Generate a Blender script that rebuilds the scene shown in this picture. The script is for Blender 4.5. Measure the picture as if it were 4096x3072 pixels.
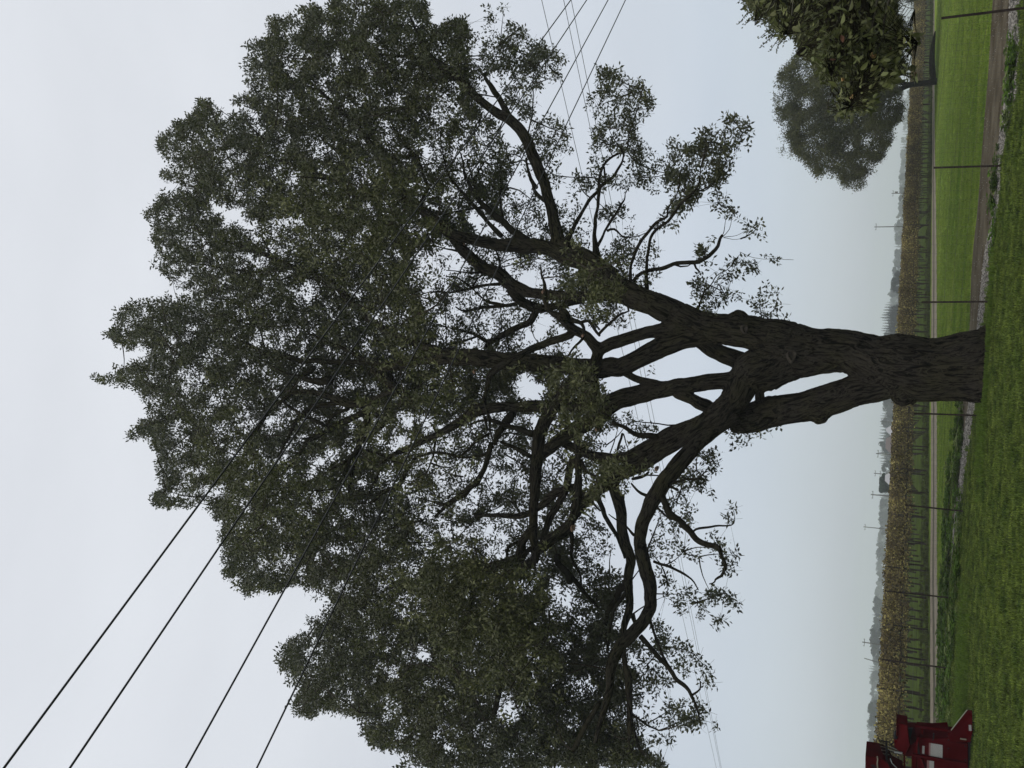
import bpy, bmesh, math, random
import numpy as np
from mathutils import Vector, Matrix, noise, kdtree
random.seed(7); rng = np.random.default_rng(11)
scene = bpy.context.scene
COL = scene.collection
for o in list(bpy.data.objects): bpy.data.objects.remove(o, do_unlink=True)
R_ = math.radians

# ------------------------------------------------------------------ camera (held sideways, so the world's up points left in the picture)
EYE, FPX, ROLL, PITCH = 1.6, 3700.0, R_(3.0), R_(22.45)
camX = Vector((math.sin(ROLL), math.cos(ROLL), 0))
camZ = Vector((-math.cos(PITCH)*math.cos(ROLL), math.cos(PITCH)*math.sin(ROLL), -math.sin(PITCH)))
camY = camZ.cross(camX)
RM = np.array([list(camX), list(camY), list(camZ)])          # photo axes -> world
cam = bpy.data.objects.new('camera', bpy.data.cameras.new('camera')); COL.objects.link(cam)
cam.data.sensor_width = 36; cam.data.lens = 36*FPX/4096; cam.data.clip_start = .1; cam.data.clip_end = 6000
cam.matrix_world = Matrix.Translation((0, 0, EYE)) @ Matrix([list(camX), list(camY), list(camZ)]).to_4x4()
scene.camera = cam

# ------------------------------------------------------------------ world: overcast daylight
SUN_EL, SUN_AZ = R_(48), R_(200)
w = bpy.data.worlds.new('World'); scene.world = w; w.use_nodes = True
nt = w.node_tree; nt.nodes.clear()
N = nt.nodes.new; Lk = nt.links.new
out = N('ShaderNodeOutputWorld'); add = N('ShaderNodeAddShader')
sky = N('ShaderNodeTexSky'); sky.sky_type = 'NISHITA'; sky.sun_disc = False
sky.sun_elevation = SUN_EL; sky.sun_rotation = SUN_AZ; sky.dust_density = 4
b1 = N('ShaderNodeBackground'); b1.inputs[1].default_value = .05; Lk(sky.outputs[0], b1.inputs[0])
tc = N('ShaderNodeTexCoord'); sep = N('ShaderNodeSeparateXYZ'); Lk(tc.outputs['Generated'], sep.inputs[0])
nz = N('ShaderNodeTexNoise'); nz.inputs['Scale'].default_value = 1.6; nz.inputs['Detail'].default_value = 3
mp = N('ShaderNodeMapping'); mp.inputs['Scale'].default_value = (1, 1, 4.5); Lk(tc.outputs['Generated'], mp.inputs[0]); Lk(mp.outputs[0], nz.inputs[0])
ma = N('ShaderNodeMath'); ma.operation = 'MULTIPLY_ADD'; Lk(nz.outputs[0], ma.inputs[0]); ma.inputs[1].default_value = .16
Lk(sep.outputs[2], ma.inputs[2])
rp = N('ShaderNodeValToRGB'); Lk(ma.outputs[0], rp.inputs[0])
el = rp.color_ramp.elements
el[0].position = .06; el[0].color = (.44, .485, .545, 1)
el[1].position = .95; el[1].color = (.74, .752, .765, 1)
for p, c in ((.16, (.455, .495, .55, 1)), (.24, (.47, .50, .545, 1)), (.34, (.535, .55, .565, 1)), (.6, (.655, .665, .67, 1))):
    e = el.new(p); e.color = c
b2 = N('ShaderNodeBackground'); b2.inputs[1].default_value = 1.0; 
nz2 = N('ShaderNodeTexNoise'); nz2.inputs['Scale'].default_value = 2.6; nz2.inputs['Detail'].default_value = 5; mp2 = N('ShaderNodeMapping'); mp2.inputs['Scale'].default_value = (1, 1, 3); Lk(tc.outputs['Generated'], mp2.inputs[0]); Lk(mp2.outputs[0], nz2.inputs[0])
mr2 = N('ShaderNodeMapRange'); mr2.inputs[1].default_value = .3; mr2.inputs[2].default_value = .7; mr2.inputs[3].default_value = .95; mr2.inputs[4].default_value = 1.05; Lk(nz2.outputs[0], mr2.inputs[0])
vm2 = N('ShaderNodeVectorMath'); vm2.operation = 'SCALE'; Lk(rp.outputs[0], vm2.inputs[0]); Lk(mr2.outputs[0], vm2.inputs['Scale']); Lk(vm2.outputs[0], b2.inputs[0])
Lk(b1.outputs[0], add.inputs[0]); Lk(b2.outputs[0], add.inputs[1]); Lk(add.outputs[0], out.inputs[0])
sl = bpy.data.lights.new('sun', 'SUN'); sl.energy = .5; sl.angle = R_(25); sl.color = (1, .97, .92)
so = bpy.data.objects.new('sun', sl); COL.objects.link(so)
sd = Vector((math.sin(SUN_AZ)*math.cos(SUN_EL), math.cos(SUN_AZ)*math.cos(SUN_EL), math.sin(SUN_EL)))
so.rotation_euler = sd.to_track_quat('Z', 'Y').to_euler()
vs = scene.view_settings; vs.view_transform = 'Standard'; vs.look = 'None'; vs.exposure = 0; vs.gamma = 1; vs.use_curve_mapping = False
scene.cycles.volume_bounces = 1; scene.cycles.max_bounces = 6; scene.cycles.diffuse_bounces = 3
scene.cycles.transmission_bounces = 3; scene.cycles.transparent_max_bounces = 6

# ------------------------------------------------------------------ helpers
def rays(sx, sy):
    sx = np.asarray(sx, float); sy = np.asarray(sy, float)
    c = np.stack([(sx-2048)/FPX, -(sy-1536)/FPX, -np.ones_like(sx)], -1)
    return c @ RM.T
def atY(sx, sy, Y):
    r = rays(sx, sy); t = np.asarray(Y)/r[..., 1]
    return r*t[..., None] + np.array([0, 0, EYE])
def atZ(sx, sy, z=0.0):
    r = rays(sx, sy); t = (z-EYE)/r[..., 2]
    return r*t[..., None] + np.array([0, 0, EYE])
def axial(p):                                                # distance along the lens axis
    return -(np.asarray(p, float)-np.array([0, 0, EYE])) @ RM[:, 2]
def project(p):
    q = (np.asarray(p, float)-np.array([0, 0, EYE])) @ RM
    return np.stack([q[..., 0]/-q[..., 2]*FPX+2048, 1536-q[..., 1]/-q[..., 2]*FPX], -1)

def mat(name, col, rough=.8, spec=.3, metal=0, bump=None, var=None, trans=0, rand=0, coat=0, stretch=None):
    """bump=(scale, strength, dist); var=(scale, dark, light) multiplies; rand: per-object brightness variation"""
    m = bpy.data.materials.new(name); m.use_nodes = True; t = m.node_tree; n = t.nodes; l = t.links
    p = n['Principled BSDF']; p.inputs['Roughness'].default_value = rough
    p.inputs['Specular IOR Level'].default_value = spec; p.inputs['Metallic'].default_value = metal
    p.inputs['Coat Weight'].default_value = coat
    p.inputs['Base Color'].default_value = (*col, 1)
    src = None
    if var:
        g = n.new('ShaderNodeNewGeometry'); x = n.new('ShaderNodeTexNoise'); x.inputs['Scale'].default_value = var[0]; x.inputs['Detail'].default_value = 5
        if stretch:
            mq = n.new('ShaderNodeMapping'); mq.inputs['Scale'].default_value = stretch; l.new(g.outputs['Position'], mq.inputs[0]); l.new(mq.outputs[0], x.inputs[0])
        else: l.new(g.outputs['Position'], x.inputs[0])
        r = n.new('ShaderNodeValToRGB'); l.new(x.outputs[0], r.inputs[0])
        r.color_ramp.elements[0].position = .32; r.color_ramp.elements[1].position = .68
        r.color_ramp.elements[0].color = (*[c*var[1] for c in col], 1) if not isinstance(var[1], tuple) else (*var[1], 1)
        r.color_ramp.elements[1].color = (*[c*var[2] for c in col], 1) if not isinstance(var[2], tuple) else (*var[2], 1)
        src = r.outputs[0]
    if rand:
        oi = n.new('ShaderNodeObjectInfo'); mr = n.new('ShaderNodeMapRange'); l.new(oi.outputs['Random'], mr.inputs[0])
        mr.inputs[3].default_value = 1-rand; mr.inputs[4].default_value = 1+rand
        mx = n.new('ShaderNodeVectorMath'); mx.operation = 'SCALE'
        if src: l.new(src, mx.inputs[0])
        else: mx.inputs[0].default_value = col
        l.new(mr.outputs[0], mx.inputs['Scale']); src = mx.outputs[0]
    if src: l.new(src, p.inputs['Base Color'])
    if bump:
        g = n.new('ShaderNodeNewGeometry'); x = n.new('ShaderNodeTexNoise'); x.inputs['Scale'].default_value = bump[0]; x.inputs['Detail'].default_value = 8
        l.new(g.outputs['Position'], x.inputs[0]); b = n.new('ShaderNodeBump'); b.inputs['Strength'].default_value = bump[1]; b.inputs['Distance'].default_value = bump[2]
        l.new(x.outputs[0], b.inputs['Height']); l.new(b.outputs[0], p.inputs['Normal'])
    if trans:
        o = n['Material Output']; tr = n.new('ShaderNodeBsdfTranslucent'); ms = n.new('ShaderNodeMixShader'); ms.inputs[0].default_value = trans
        if src: l.new(src, tr.inputs[0])
        else: tr.inputs[0].default_value = (*col, 1)
        l.new(p.outputs[0], ms.inputs[1]); l.new(tr.outputs[0], ms.inputs[2]); l.new(ms.outputs[0], o.inputs[0])
    return m

def mesh_np(name, V, F, m, smooth=True):
    me = bpy.data.meshes.new(name); V = np.asarray(V, dtype=np.float32).reshape(-1, 3)
    F = [np.asarray(f) for f in F] if isinstance(F, list) and len(F) and not np.isscalar(F[0]) and len(set(len(f) for f in F)) > 1 else np.asarray(F)
    if isinstance(F, list):
        me.from_pydata(V.tolist(), [], [list(map(int, f)) for f in F])
    else:
        k = F.shape[1]
        me.vertices.add(len(V)); me.vertices.foreach_set('co', V.ravel())
        me.loops.add(F.size); me.loops.foreach_set('vertex_index', F.astype(np.int32).ravel())
        me.polygons.add(len(F)); me.polygons.foreach_set('loop_start', np.arange(0, F.size, k, dtype=np.int32))
        me.update(calc_edges=True)
    me.polygons.foreach_set('use_smooth', [smooth]*len(me.polygons))
    if m: me.materials.append(m)
    return me
def link(name, me, parent=None, kind=None):
    o = bpy.data.objects.new(name, me); COL.objects.link(o)
    if parent: o.parent = parent; o.matrix_parent_inverse = Matrix.Translation(parent.location).inverted() if parent.location.length else Matrix()
    if kind: o['kind'] = kind
    return o
def thing(name, label, cat, loc=(0, 0, 0), group=None):
    o = bpy.data.objects.new(name, None); COL.objects.link(o); o.location = loc; o.empty_display_size = .2
    o['label'] = label; o['category'] = cat
    if group: o['group'] = group
    return o
def tag(o, label, cat, group=None):
    o['label'] = label; o['category'] = cat
    if group: o['group'] = group
    return o
class MB:
    def __init__(s): s.V = []; s.F = []; s.n = 0
    def add(s, V, F):
        V = np.asarray(V, float).reshape(-1, 3); s.V.append(V); s.F += [tuple(int(i)+s.n for i in f) for f in F]; s.n += len(V)
    def tube(s, P, r, k=6, cap=True):
        P = np.asarray(P, float); r = np.broadcast_to(np.asarray(r, float), (len(P),))
        T = np.gradient(P, axis=0); T /= np.linalg.norm(T, axis=1)[:, None]+1e-9
        a = np.cross(T, [0, 0, 1.]); bad = np.linalg.norm(a, axis=1) < .15; a[bad] = np.cross(T[bad], [1., 0, 0])
        for i in range(1, len(a)):
            a[i] = a[i-1]-T[i]*(a[i-1]@T[i])
            nn = np.linalg.norm(a[i]); a[i] = a[i]/nn if nn > 1e-6 else a[i-1]
        a[0] /= np.linalg.norm(a[0])+1e-9; b = np.cross(T, a)
        th = np.arange(k)*2*np.pi/k
        ring = P[:, None]+r[:, None, None]*(np.cos(th)[None, :, None]*a[:, None]+np.sin(th)[None, :, None]*b[:, None])
        n = len(P); F = []
        for i in range(n-1):
            for j in range(k):
                F.append((i*k+j, i*k+(j+1) % k, (i+1)*k+(j+1) % k, (i+1)*k+j))
        if cap: F.append(tuple(range(k))[::-1]); F.append(tuple((n-1)*k+j for j in range(k)))
        s.add(ring.reshape(-1, 3), F)
    def box(s, c, d, rz=0):
        x, y, z = np.array(d)/2; V = np.array([(i*x, j*y, k*z) for i in (-1, 1) for j in (-1, 1) for k in (-1, 1)])
        ca, sa = math.cos(rz), math.sin(rz); V = V @ np.array([[ca, sa, 0], [-sa, ca, 0], [0, 0, 1]])+np.array(c)
        s.add(V, [(0, 1, 3, 2), (4, 6, 7, 5), (0, 4, 5, 1), (2, 3, 7, 6), (0, 2, 6, 4), (1, 5, 7, 3)])
    def prism(s, P, vec):                                    # planar polygon P (3D) swept by vec
        P = np.asarray(P, float); n = len(P); V = np.vstack([P, P+np.asarray(vec)])
        s.add(V, [tuple(range(n)), tuple(range(2*n-1, n-1, -1))]+[(i, i+n, (i+1) % n+n, (i+1) % n) for i in range(n)])
    def build(s, name, m, parent=None, smooth=False, kind=None, bevel=0):
        me = bpy.data.meshes.new(name); me.from_pydata(np.vstack(s.V).tolist(), [], s.F); me.materials.append(m)
        if smooth: me.polygons.foreach_set('use_smooth', [True]*len(me.polygons))
        o = link(name, me, parent, kind)
        if bevel:
            bm = bmesh.new(); bm.from_mesh(me); bmesh.ops.recalc_face_normals(bm, faces=bm.faces)
            bmesh.ops.bevel(bm, geom=bm.edges[:], offset=bevel, segments=1, affect='EDGES'); bm.to_mesh(me); bm.free()
        return o

_gn = {}
def scatter_group(protos):
    key = tuple(p.name for p in protos)
    if key in _gn: return _gn[key]
    g = bpy.data.node_groups.new('scatter', 'GeometryNodeTree')
    g.interface.new_socket('Geometry', in_out='INPUT', socket_type='NodeSocketGeometry')
    g.interface.new_socket('Geometry', in_out='OUTPUT', socket_type='NodeSocketGeometry')
    n = g.nodes.new; l = g.links.new
    gi = n('NodeGroupInput'); go = n('NodeGroupOutput'); iop = n('GeometryNodeInstanceOnPoints'); j = n('GeometryNodeJoinGeometry')
    for p in reversed(protos):
        oi = n('GeometryNodeObjectInfo'); oi.inputs['Object'].default_value = p; oi.inputs['As Instance'].default_value = True
        l(oi.outputs['Geometry'], j.inputs[0])
    def attr(nm, ty):
        a = n('GeometryNodeInputNamedAttribute'); a.data_type = ty; a.inputs['Name'].default_value = nm
        return [o for o in a.outputs if o.enabled and o.name == 'Attribute'][0]
    l(gi.outputs[0], iop.inputs['Points']); l(j.outputs[0], iop.inputs['Instance']); iop.inputs['Pick Instance'].default_value = True
    l(attr('pick', 'INT'), iop.inputs['Instance Index']); l(attr('rot', 'FLOAT_VECTOR'), iop.inputs['Rotation']); l(attr('scl', 'FLOAT'), iop.inputs['Scale'])
    l(iop.outputs[0], go.inputs[0]); _gn[key] = g; return g
def scatter(name, P, rot, scl, protos, parent=None, kind='stuff'):
    P = np.asarray(P, np.float32); me = bpy.data.meshes.new(name); me.vertices.add(len(P)); me.vertices.foreach_set('co', P.ravel())
    a = me.attributes.new('rot', 'FLOAT_VECTOR', 'POINT'); a.data.foreach_set('vector', np.asarray(rot, np.float32).ravel())
    a = me.attributes.new('scl', 'FLOAT', 'POINT'); a.data.foreach_set('value', np.asarray(scl, np.float32).ravel())
    a = me.attributes.new('pick', 'INT', 'POINT'); a.data.foreach_set('value', rng.integers(0, len(protos), len(P)).astype(np.int32))
    o = link(name, me, parent, kind); md = o.modifiers.new('scatter', 'NODES'); md.node_group = scatter_group(protos); return o
def proto(name, V, F, m, smooth=False):
    return bpy.data.objects.new(name, mesh_np(name, V, F, m, smooth))   # never linked: only a source for scatter

def vnoise(P, s):
    return np.array([noise.noise((p[0]*s, p[1]*s, p[2]*s)) for p in P])
def inpoly(X, Y, poly):
    poly = np.asarray(poly, float); c = np.zeros(X.shape, bool); n = len(poly); j = n-1
    for i in range(n):
        xi, yi = poly[i]; xj, yj = poly[j]
        if yi != yj:
            c ^= ((yi > Y) != (yj > Y)) & (X < (xj-xi)*(Y-yi)/(yj-yi)+xi)
        j = i
    return c

# ------------------------------------------------------------------ materials
M = {}
M['lawn'] = mat('lawn_turf', (.035, .062, .012), .95, .1, bump=(9, .7, .05), var=(1.6, (.014, .024, .004), (.056, .076, .012)))
M['field'] = mat('field_grass', (.14, .20, .032), .95, .0, bump=(5, .6, .06), var=(1.3, (.095, .165, .022), (.195, .245, .046)), stretch=(.16, 1, 1))
M['gravel'] = mat('grey_gravel', (.15, .138, .12), .95, .1, bump=(30, 1, .04), var=(9, .30, 1.6))
M['soil'] = mat('brown_soil', (.105, .088, .062), .95, .0, bump=(12, 1, .05), var=(1.3, (.062, .050, .034), (.135, .118, .084)))
M['track'] = mat('pale_track_soil', (.20, .172, .130), .95, .1, bump=(10, .8, .03), var=(3, .7, 1.2))
M['trackmid'] = mat('track_middle', (.075, .070, .045), .95, .1, bump=(10, .8, .03), var=(3, .6, 1.2))
M['vinefloor'] = mat('vineyard_floor', (.05, .075, .02), .95, .0, bump=(5, .8, .08), var=(1.1, (.026, .036, .012), (.08, .115, .024)))
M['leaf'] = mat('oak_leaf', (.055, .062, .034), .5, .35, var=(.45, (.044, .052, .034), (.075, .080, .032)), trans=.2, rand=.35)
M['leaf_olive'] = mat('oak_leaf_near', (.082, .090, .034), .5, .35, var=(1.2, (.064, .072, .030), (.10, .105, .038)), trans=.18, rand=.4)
M['twig'] = mat('twig_bark', (.035, .029, .022), .9, .1)
M['steel'] = mat('rusty_post_steel', (.022, .015, .012), .8, .3, bump=(60, .4, .003), var=(12, .6, 1.6))
M['wire'] = mat('galvanised_wire', (.09, .09, .085), .5, .5, metal=.4)
M['cable'] = mat('cable_black', (.018, .018, .024), .55, .4)
M['cable_grey'] = mat('cable_far', (.10, .11, .12), .6, .4)
M['pole'] = mat('weathered_pole_wood', (.06, .055, .05), .9, .1, var=(4, .7, 1.3))
M['cut'] = mat('sawn_wood', (.20, .13, .09), .8, .2, var=(14, .6, 1.3))

def bark_material():
    m = bpy.data.materials.new('oak_bark'); m.use_nodes = True; t = m.node_tree; n = t.nodes; l = t.links; p = n['Principled BSDF']
    p.inputs['Roughness'].default_value = .9; p.inputs['Specular IOR Level'].default_value = .0
    a = n.new('ShaderNodeAttribute'); a.attribute_name = 'bark'
    mpg = n.new('ShaderNodeMapping'); mpg.inputs['Scale'].default_value = (1, 1, .22); l.new(a.outputs['Vector'], mpg.inputs[0])
    x = n.new('ShaderNodeTexNoise'); x.inputs['Scale'].default_value = 7; x.inputs['Detail'].default_value = 8; x.inputs['Roughness'].default_value = .7; x.inputs['Distortion'].default_value = 1.6
    l.new(mpg.outputs[0], x.inputs[0])
    v = n.new('ShaderNodeTexVoronoi'); v.feature = 'DISTANCE_TO_EDGE'; v.inputs['Scale'].default_value = 15; l.new(mpg.outputs[0], v.inputs[0])
    mm = n.new('ShaderNodeMath'); mm.operation = 'MULTIPLY_ADD'; l.new(v.outputs[0], mm.inputs[0]); mm.inputs[1].default_value = .6
    ra = n.new('ShaderNodeMath'); ra.operation = 'SUBTRACT'; l.new(x.outputs[0], ra.inputs[0]); ra.inputs[1].default_value = .5
    rb = n.new('ShaderNodeMath'); rb.operation = 'ABSOLUTE'; l.new(ra.outputs[0], rb.inputs[0])
    rc = n.new('ShaderNodeMath'); rc.operation = 'MULTIPLY_ADD'; l.new(rb.outputs[0], rc.inputs[0]); rc.inputs[1].default_value = -3.6; rc.inputs[2].default_value = .95; l.new(rc.outputs[0], mm.inputs[2])
    r = n.new('ShaderNodeValToRGB'); l.new(mm.outputs[0], r.inputs[0]); e = r.color_ramp.elements
    e[0].position = .34; e[0].color = (.006, .0055, .005, 1); e[1].position = .98; e[1].color = (.062, .055, .043, 1)
    k = e.new(.66); k.color = (.0125, .0118, .009, 1)
    g = n.new('ShaderNodeNewGeometry'); x2 = n.new('ShaderNodeTexNoise'); x2.inputs['Scale'].default_value = 1.6; x2.inputs['Detail'].default_value = 4; l.new(g.outputs['Position'], x2.inputs[0])
    mr = n.new('ShaderNodeMapRange'); l.new(x2.outputs[0], mr.inputs[0]); mr.inputs[1].default_value = .45; mr.inputs[2].default_value = .7
    mx = n.new('ShaderNodeMix'); mx.data_type = 'RGBA'; l.new(mr.outputs[0], mx.inputs[0]); l.new(r.outputs[0], mx.inputs[6]); mx.blend_type = 'MULTIPLY'
    mx.inputs[7].default_value = (1.2, 1.25, .92, 1); l.new(mx.outputs[2], p.inputs['Base Color'])
    b = n.new('ShaderNodeBump'); b.inputs['Strength'].default_value = 1; b.inputs['Distance'].default_value = .10
    l.new(mm.outputs[0], b.inputs['Height']); l.new(b.outputs[0], p.inputs['Normal'])
    return m
M['bark'] = bark_material()
M['bark_plain'] = mat('branch_bark', (.016, .0148, .0098), .95, .0, bump=(30, .8, .02), var=(7, .6, 1.5))

# ------------------------------------------------------------------ the ground
def edge(pts, z=0.0, amp=0.0, step=.5, seed=0):
    W = [atZ(np.array(x), np.array(y), 0.) for x, y in pts]; W = [p[:2] for p in W]; return rough_line(W, amp, step, seed)
def rough_line(W, amp, step, seed):
    out = []
    for a, b in zip(W[:-1], W[1:]):
        a = np.array(a[:2], float); b = np.array(b[:2], float); d = b-a; L = np.linalg.norm(d); n = max(1, int(L/step)); nn = np.array([-d[1], d[0]])/(L+1e-9)
        for i in range(n):
            p = a+d*i/n; q = noise.noise((p[0]*1.3, p[1]*1.3, seed))+.5*noise.noise((p[0]*4, p[1]*4, seed)); out.append(p+nn*q*amp)
    out.append(np.array(W[-1][:2], float)); return out
def strip(name, A, B, z, m, label=None):
    """sheet between two polylines resampled to the same count"""
    def rs(L, n):
        L = np.array(L); s = np.r_[0, np.cumsum(np.linalg.norm(np.diff(L, axis=0), axis=1))]; t = np.linspace(0, s[-1], n)
        return np.stack([np.interp(t, s, L[:, 0]), np.interp(t, s, L[:, 1])], -1)
    n = max(len(A), len(B)); A = rs(A, n); B = rs(B, n); V = np.zeros((2*n, 3)); V[:n, :2] = A; V[n:, :2] = B; V[:, 2] = z
    F = [(i, i+1, n+i+1, n+i) for i in range(n-1)]
    return link(name, mesh_np(name, V, np.array(F), m, True), kind='structure')
g_ = link('ground', mesh_np('ground', [(-1700, -200, 0), (1700, -200, 0), (1700, 1900, 0), (-1700, 1900, 0)], np.array([(0, 1, 2, 3)]), M['field'], False), kind='structure')

NEAR = [(4086, 60), (4084, 200), (4080, 347), (4055, 446), (4030, 545), (4016, 620), (4006, 793), (3983, 925), (3965, 1016), (3961, 1142), (3956, 1180), (3936, 1317), (3918, 1500), (3905, 1659), (3868, 1881), (3848, 2062), (3824, 2170), (3800, 2347), (3784, 2600), (3776, 2750)]
FARG = [(4040, -60), (4036, 100), (4020, 396), (3996, 570), (3986, 694), (3969, 889), (3943, 980), (3933, 1070), (3922, 1190), (3907, 1327), (3890, 1500), (3868, 1659), (3847, 1800), (3840, 1899), (3817, 2080), (3810, 2188), (3785, 2407), (3776, 2580), (3772, 2750)]
SOIL = [(3974, -60), (3971, 0), (3956, 248), (3941, 446), (3926, 644), (3911, 853), (3893, 998), (3882, 1142), (3882, 1297), (3862, 1450), (3835, 1620), (3818, 1760), (3812, 1900), (3808, 2100)]
near = edge(NEAR, amp=.12, seed=1); farg = edge(FARG, amp=.16, seed=2); soil = edge(SOIL, amp=.3, seed=3)
near = [np.array((13, 15.2)), np.array((9.5, 16))]+near
farg2 = [np.array((14, 18.3))]+farg
strip('soil_strip', [np.array((14, 25))]+soil, [np.array((14, 17))]+edge([(4050, -60)]+NEAR[1:16], amp=.1, seed=5), .004, M['soil'])
strip('gravel_strip', farg2, near, .008, M['gravel'])
lawn_back = near+[np.array((-12, 24.5))]
strip('lawn', lawn_back, [np.array((14, -6)), np.array((-16, -6))], .012, M['lawn'])
# pale dirt track: darker middle with two paler wheel ruts
TN = [(3739, -40), (3738, 300), (3741, 600), (3748, 1000), (3749, 1500), (3750, 2000), (3750, 2300), (3757, 2600), (3762, 2800), (3768, 3150)]
TF = [(3733, -40), (3731, 300), (3729, 600), (3727, 1000), (3724, 1500), (3724, 2000), (3720, 2300), (3720, 2600), (3720, 2800), (3720, 3150)]
tn = edge(TN, amp=.12, step=1, seed=7); tf = edge(TF, amp=.15, step=1, seed=8)
strip('dirt_track', tf, tn, .004, M['trackmid'])
mix = lambda t: [((1-t)*a[0]+t*b[0], a[1]) for a, b in zip(TF, TN)]
strip('wheel_rut', edge(mix(.55), amp=.12, step=1, seed=9), edge(mix(.97), amp=.1, step=1, seed=10), .008, M['track'])
strip('wheel_rut', edge(mix(.05), amp=.12, step=1, seed=12), edge(mix(.33), amp=.12, step=1, seed=13), .008, M['track'])

# ------------------------------------------------------------------ haze
FULL_HAZE = True
if FULL_HAZE:
    hm = bpy.data.materials.new('haze_air'); hm.use_nodes = True; t = hm.node_tree; t.nodes.clear()
    ho = t.nodes.new('ShaderNodeOutputMaterial'); pv = t.nodes.new('ShaderNodeVolumePrincipled')
    pv.inputs['Color'].default_value = (.87, .91, .98, 1); pv.inputs['Density'].default_value = .00072; pv.inputs['Anisotropy'].default_value = 0
    t.links.new(pv.outputs[0], ho.inputs['Volume'])
    hb = MB(); hb.box((0, 850, 19.5), (3300, 2000, 41)); hz = hb.build('haze', hm, kind='stuff')

# ------------------------------------------------------------------ the oak: limbs traced as axes, given real depth and thickness
ZM = {'A': (1400, 0, .45208), 'B': (400, 0, .45208), 'C': (400, 750, .45208), 'D': (1400, 750, .45208), 'E': (2200, 0, .45208), 'F': (2200, 750, .45208),
      'G': (400, 1500, .45208), 'H': (1400, 1500, .45208), 'I': (2200, 1500, .45208), 'J': (1000, 2250, .45208), 'K': (2000, 2250, .45208),
      'M': (3000, 1000, .4955), 'N': (2000, 900, .66305), 'W': (0, 0, 1.8517), 'Q': (2900, 0, .3617), 'S': (0, 0, 1), 'Z': (3396, 2700, .226)}
def parse(s, wdef=10):
    out = []; z = 'S'; lw = wdef
    for tok in s.split():
        if tok[0].isalpha(): z = tok[0]; tok = tok[1:]
        v = [float(q) for q in tok.split(',')]; ox, oy, k = ZM[z]
        if len(v) > 2: lw = v[2]*k
        out.append((ox+v[0]*k, oy+v[1]*k, lw))
    return out
Y0 = 19.6
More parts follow.
